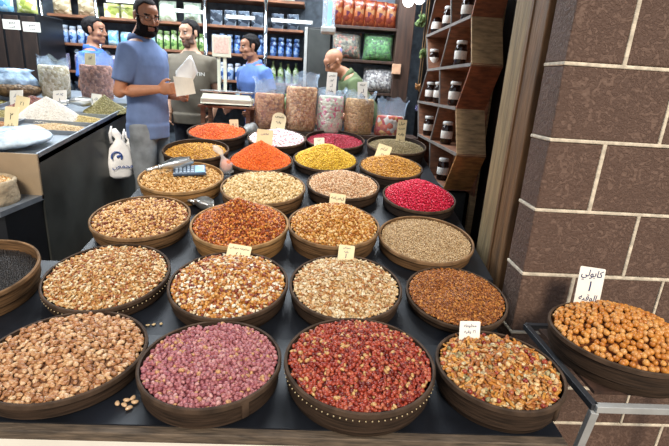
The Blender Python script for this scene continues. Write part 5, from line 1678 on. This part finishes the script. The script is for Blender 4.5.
xa, xb = at(331, 40, Y=5.0).x, at(394, 40, Y=5.0).x
zs = [at(360, 27.5, Y=5.0).z, at(360, 61, Y=5.0).z, at(360, 93, Y=5.0).z]
shelf_unit('snack_shelf', 'dark wooden shelf of snack packets and herb bags right of the fridge', xa, xb + .02, zs, 'dark_wood', .3, [], 5.0)
MB().box((xb + .02, 5.0, SF), (xb + .2, 5.3, 2.95))
struct('trim_4', MB().bbox((xb + .02, 4.97, SF), (xb + .19, 5.3, 2.98), .005), 'dark_wood')
for i, (x, hh) in enumerate(((336, 24), (347, 25), (358, 24), (369, 23), (380, 22), (390, 21))):
    p = at(x, 27, Y=5.06)
    names_ = ['leftmost, beside the hanging lamp', 'second from the left', 'third from the left', 'third from the right', 'second from the right', 'rightmost, beside the dark column']
    o = pillow(.125, .285 - .008 * i, .09).build('snack_packet', 'pk_snack', None, True)
    o.location = (p.x, 5.08, zs[0] + .0145); o.rotation_euler = (0, 0, random.uniform(-.1, .1))
    tag(o, 'orange-red snack packet on the top dark shelf, ' + names_[i], 'snack packet', 'orange-red snack packets')
for x0_, x1_, m, lab, nm in ((332, 361, voro('brown_herbs', ['4c4834', '6c6448', '8c8468', '34321f', '9c5c44'], 44), 'big bag of dark brown-green dried herbs on the middle dark shelf', 'herb_bag'),
                         (363, 393, voro('bright_green_herbs', ['2e7a2a', '489840', '1f5a1e', '62a850', '3a8632'], 44), 'big bag of bright green herbs on the middle dark shelf', 'herb_bag')):
    a, b = at(x0_, 50, Y=5.1).x, at(x1_, 50, Y=5.1).x
    t = thing(nm, lab, 'herb bag', ((a + b) / 2, 5.13, zs[1] + .0145), (0, 0, 0), 'bags of dried herbs')
    o = pillow(b - a, .27, .17, 16).build('herb_filling', m, t, True)
    o = pillow(b - a + .01, .285, .18, 12).build('bag_film', 'film_low', t, True)
a, b = at(363, 78, Y=5.08).x, at(396, 78, Y=5.08).x
t = thing('nut_bag', 'big clear bag of greyish shelled nuts on the low dark shelf', 'bag', ((a + b) / 2, 5.12, zs[2] + .0145), (0, 0, 0))
pillow(b - a, .25, .18, 16).build('nut_filling', voro('greyish_nuts', ['a49c98', 'c4bcb8', '847c7c', 'd8d4d0', '6c686c'], 60), t, True)
pillow(b - a + .01, .27, .19, 12).build('bag_film', 'film_low', t, True)
for x, y, w_, h_, m, lab in ((351, 69, .13, .13, 'card', 'white carton on the low dark shelf behind the bald head'), (361.5, 71, .045, .13, 'card', 'narrow white carton standing next to the wide white one')):
    p = at(x, y, Y=5.2)
    t = tag(MB().bbox((-w_ / 2, -.05, 0), (w_ / 2, .05, h_), .003).build('carton', m), lab, 'carton'); t.location = (p.x, 5.2, zs[2] + .0145)
p = at(397, 69, Y=4.9)
t = tag(MB().bbox((-.045, -.02, -.05), (.045, .02, .05), .004).build('light_switch_box', plain('peach_box', 'd8a888', .5)), 'peach-coloured box fixed on the dark column', 'box'); t.location = (p.x, 4.948, p.z)
p = at(339, 51, Y=5.05)
t = tag(MB().lathe([(.028, 0), (.033, .004), (.033, .012), (.028, .016), (0, .016)], 24).build('round_lid', 'pk_lil', None, True), 'round pale lid hanging in front of the dark herb bag', 'lid'); t.location = (p.x, 5.0, p.z); t.rotation_euler = (PI / 2, 0, 0)

# hanging blue tube lamp and bulbs
p0, p1 = at(328, -8, Y=4.3), at(328, 32, Y=4.3)
t = thing('hanging_lamp', 'clear upright hanging lamp with a blue tube and grey end cap', 'lamp', (p1.x, 4.3, p1.z))
L = p0.z - p1.z
MB().lathe([(.058, .03), (.058, L), (.055, L), (.055, .03)], 28, closed=True).build('glass_sleeve', 'film2', t, True)
MB().tube([(.008, 0, .035), (.008, 0, L)], .017, 14).build('tube', 'blue_tube', t, True)
MB().bbox((-.065, -.065, -.015), (.065, .065, .04), .012).build('end_cap', 'silver_paint', t)
MB().tube([(0, 0, L), (0, 0, 2.999 - p1.z)], .01, 8).build('hanger', 'grey_tube', t, True)
for x, y, lab in ((408.5, 1, 'bright round bulb hanging above the dark column, left one'), (419.5, -1.5, 'bright round bulb hanging nearest the jar rack')):
    p = at(x, y, Y=4.6)
    t = thing('pendant_bulb', lab, 'lamp', p)
    MB().ball((0, 0, 0), .052, 18).build('bulb', 'bulb', t, True)
    MB().lathe([(.02, .04), (.024, .05), (.024, .10), (.01, .11), (0, .11)], 16).build('socket', 'black', t, True)
    MB().tube([(0, 0, .10), (0, 0, 2.999 - p.z)], .005, 6).build('cord', 'black', t)

# dried bunches hanging left of the rack
for x, y, s_, m, lab in ((421, 18, .10, 'leaf', 'dull green dried bunch hanging left of the top of the rack'), (424, 52, .085, 'leaf', 'small grey-green bunch hanging beside the second cells of the rack'), (418, 86, .06, 'gold_wood', 'yellow ochre bunch hanging beside the middle cells of the rack'), (418, 107, .05, 'pk_lil', 'lilac bunch low beside the rack behind the narrow price card')):
    p = at(x, y, Y=4.55)
    t = thing('dried_bunch', lab, 'dried bunch', p)
    mb = MB(); rr = random.Random(int(x * y))
    for i in range(26):
        a = rr.uniform(0, 2 * PI); l = s_ * rr.uniform(.6, 1.2); d = Vector((math.cos(a) * .5, math.sin(a) * .5, rr.uniform(-1, .4)))
        c = d * l * .6
        mb.ball(c, (s_ * .22, s_ * .05, s_ * .30), 8, 0, Matrix.Translation(c) @ Euler((rr.uniform(-1, 1), rr.uniform(-1, 1), a)).to_matrix().to_4x4() @ Matrix.Translation(-c))
    mb.build('leaves', m, t, True)
    MB().tube([(0, 0, 0), (0, 0, 2.999 - p.z)], .003, 6).build('string', 'rim_tan', t)

# lit ceiling fixtures of the shop (the room's lamps)
def fixture(x, y, L=1.2, label='', power=60):
    t = thing('ceiling_light', label, 'ceiling light', (x, y, 2.93))
    MB().bbox((-L / 2, -.09, 0), (L / 2, .09, .069), .006).build('housing', 'silver_paint', t)
    MB().bbox((-L / 2 + .03, -.07, -.02), (L / 2 - .03, .07, .0), .006).build('diffuser', 'fix', t)
    l = bpy.data.lights.new('shop_lamp', 'AREA'); l.shape = 'RECTANGLE'; l.size = L; l.size_y = .16; l.energy = power; l.color = (.86, .94, 1.0)
    lo = bpy.data.objects.new('shop_lamp', l); COL.objects.link(lo); lo.location = (x, y, 2.90)


for x, y in ((-2.6, 3.9), (-1.3, 3.9), (.1, 3.9), (-2.4, 4.9), (-.9, 4.95), (.5, 4.6)):
    fixture(x, y, 1.1, 'long ceiling light of the shop at %s, %s' % ('front' if y < 4.5 else 'back', 'left' if x < -1.5 else 'centre' if x < -.5 else 'right'), 58 if x < -2 and y < 4.5 else 34)

# ------------------------------------------------------------------ daylight
w = bpy.data.worlds.new('sky'); SC.world = w; w.use_nodes = True
nt = w.node_tree
bg = nt.nodes['Background']
tc = nt.nodes.new('ShaderNodeTexCoord'); sx = nt.nodes.new('ShaderNodeSeparateXYZ')
rp = ramp(nt, [(0, (150, 140, 128)), (.48, (208, 205, 200)), (.56, (220, 226, 236)), (1, (190, 208, 236))])
mp_ = nt.nodes.new('ShaderNodeMapRange'); mp_.inputs[1].default_value = -1; mp_.inputs[2].default_value = 1
nt.links.new(tc.outputs['Generated'], sx.inputs[0]); nt.links.new(sx.outputs['Z'], mp_.inputs[0]); nt.links.new(mp_.outputs[0], rp.inputs[0])
nt.links.new(rp.outputs[0], bg.inputs[0]); bg.inputs[1].default_value = .85
sun = bpy.data.lights.new('sun', 'SUN'); sun.energy = 3.4; sun.angle = R(16); sun.color = (1.0, .88, .72)
so = bpy.data.objects.new('sun', sun); COL.objects.link(so)
so.rotation_euler = Vector((-.10, .86, -.70)).to_track_quat('-Z', 'Y').to_euler()

SC.view_settings.view_transform = 'Standard'
SC.view_settings.look = 'None'
SC.view_settings.exposure = .08
SC.view_settings.gamma = 1.0
SC.view_settings.use_curve_mapping = False
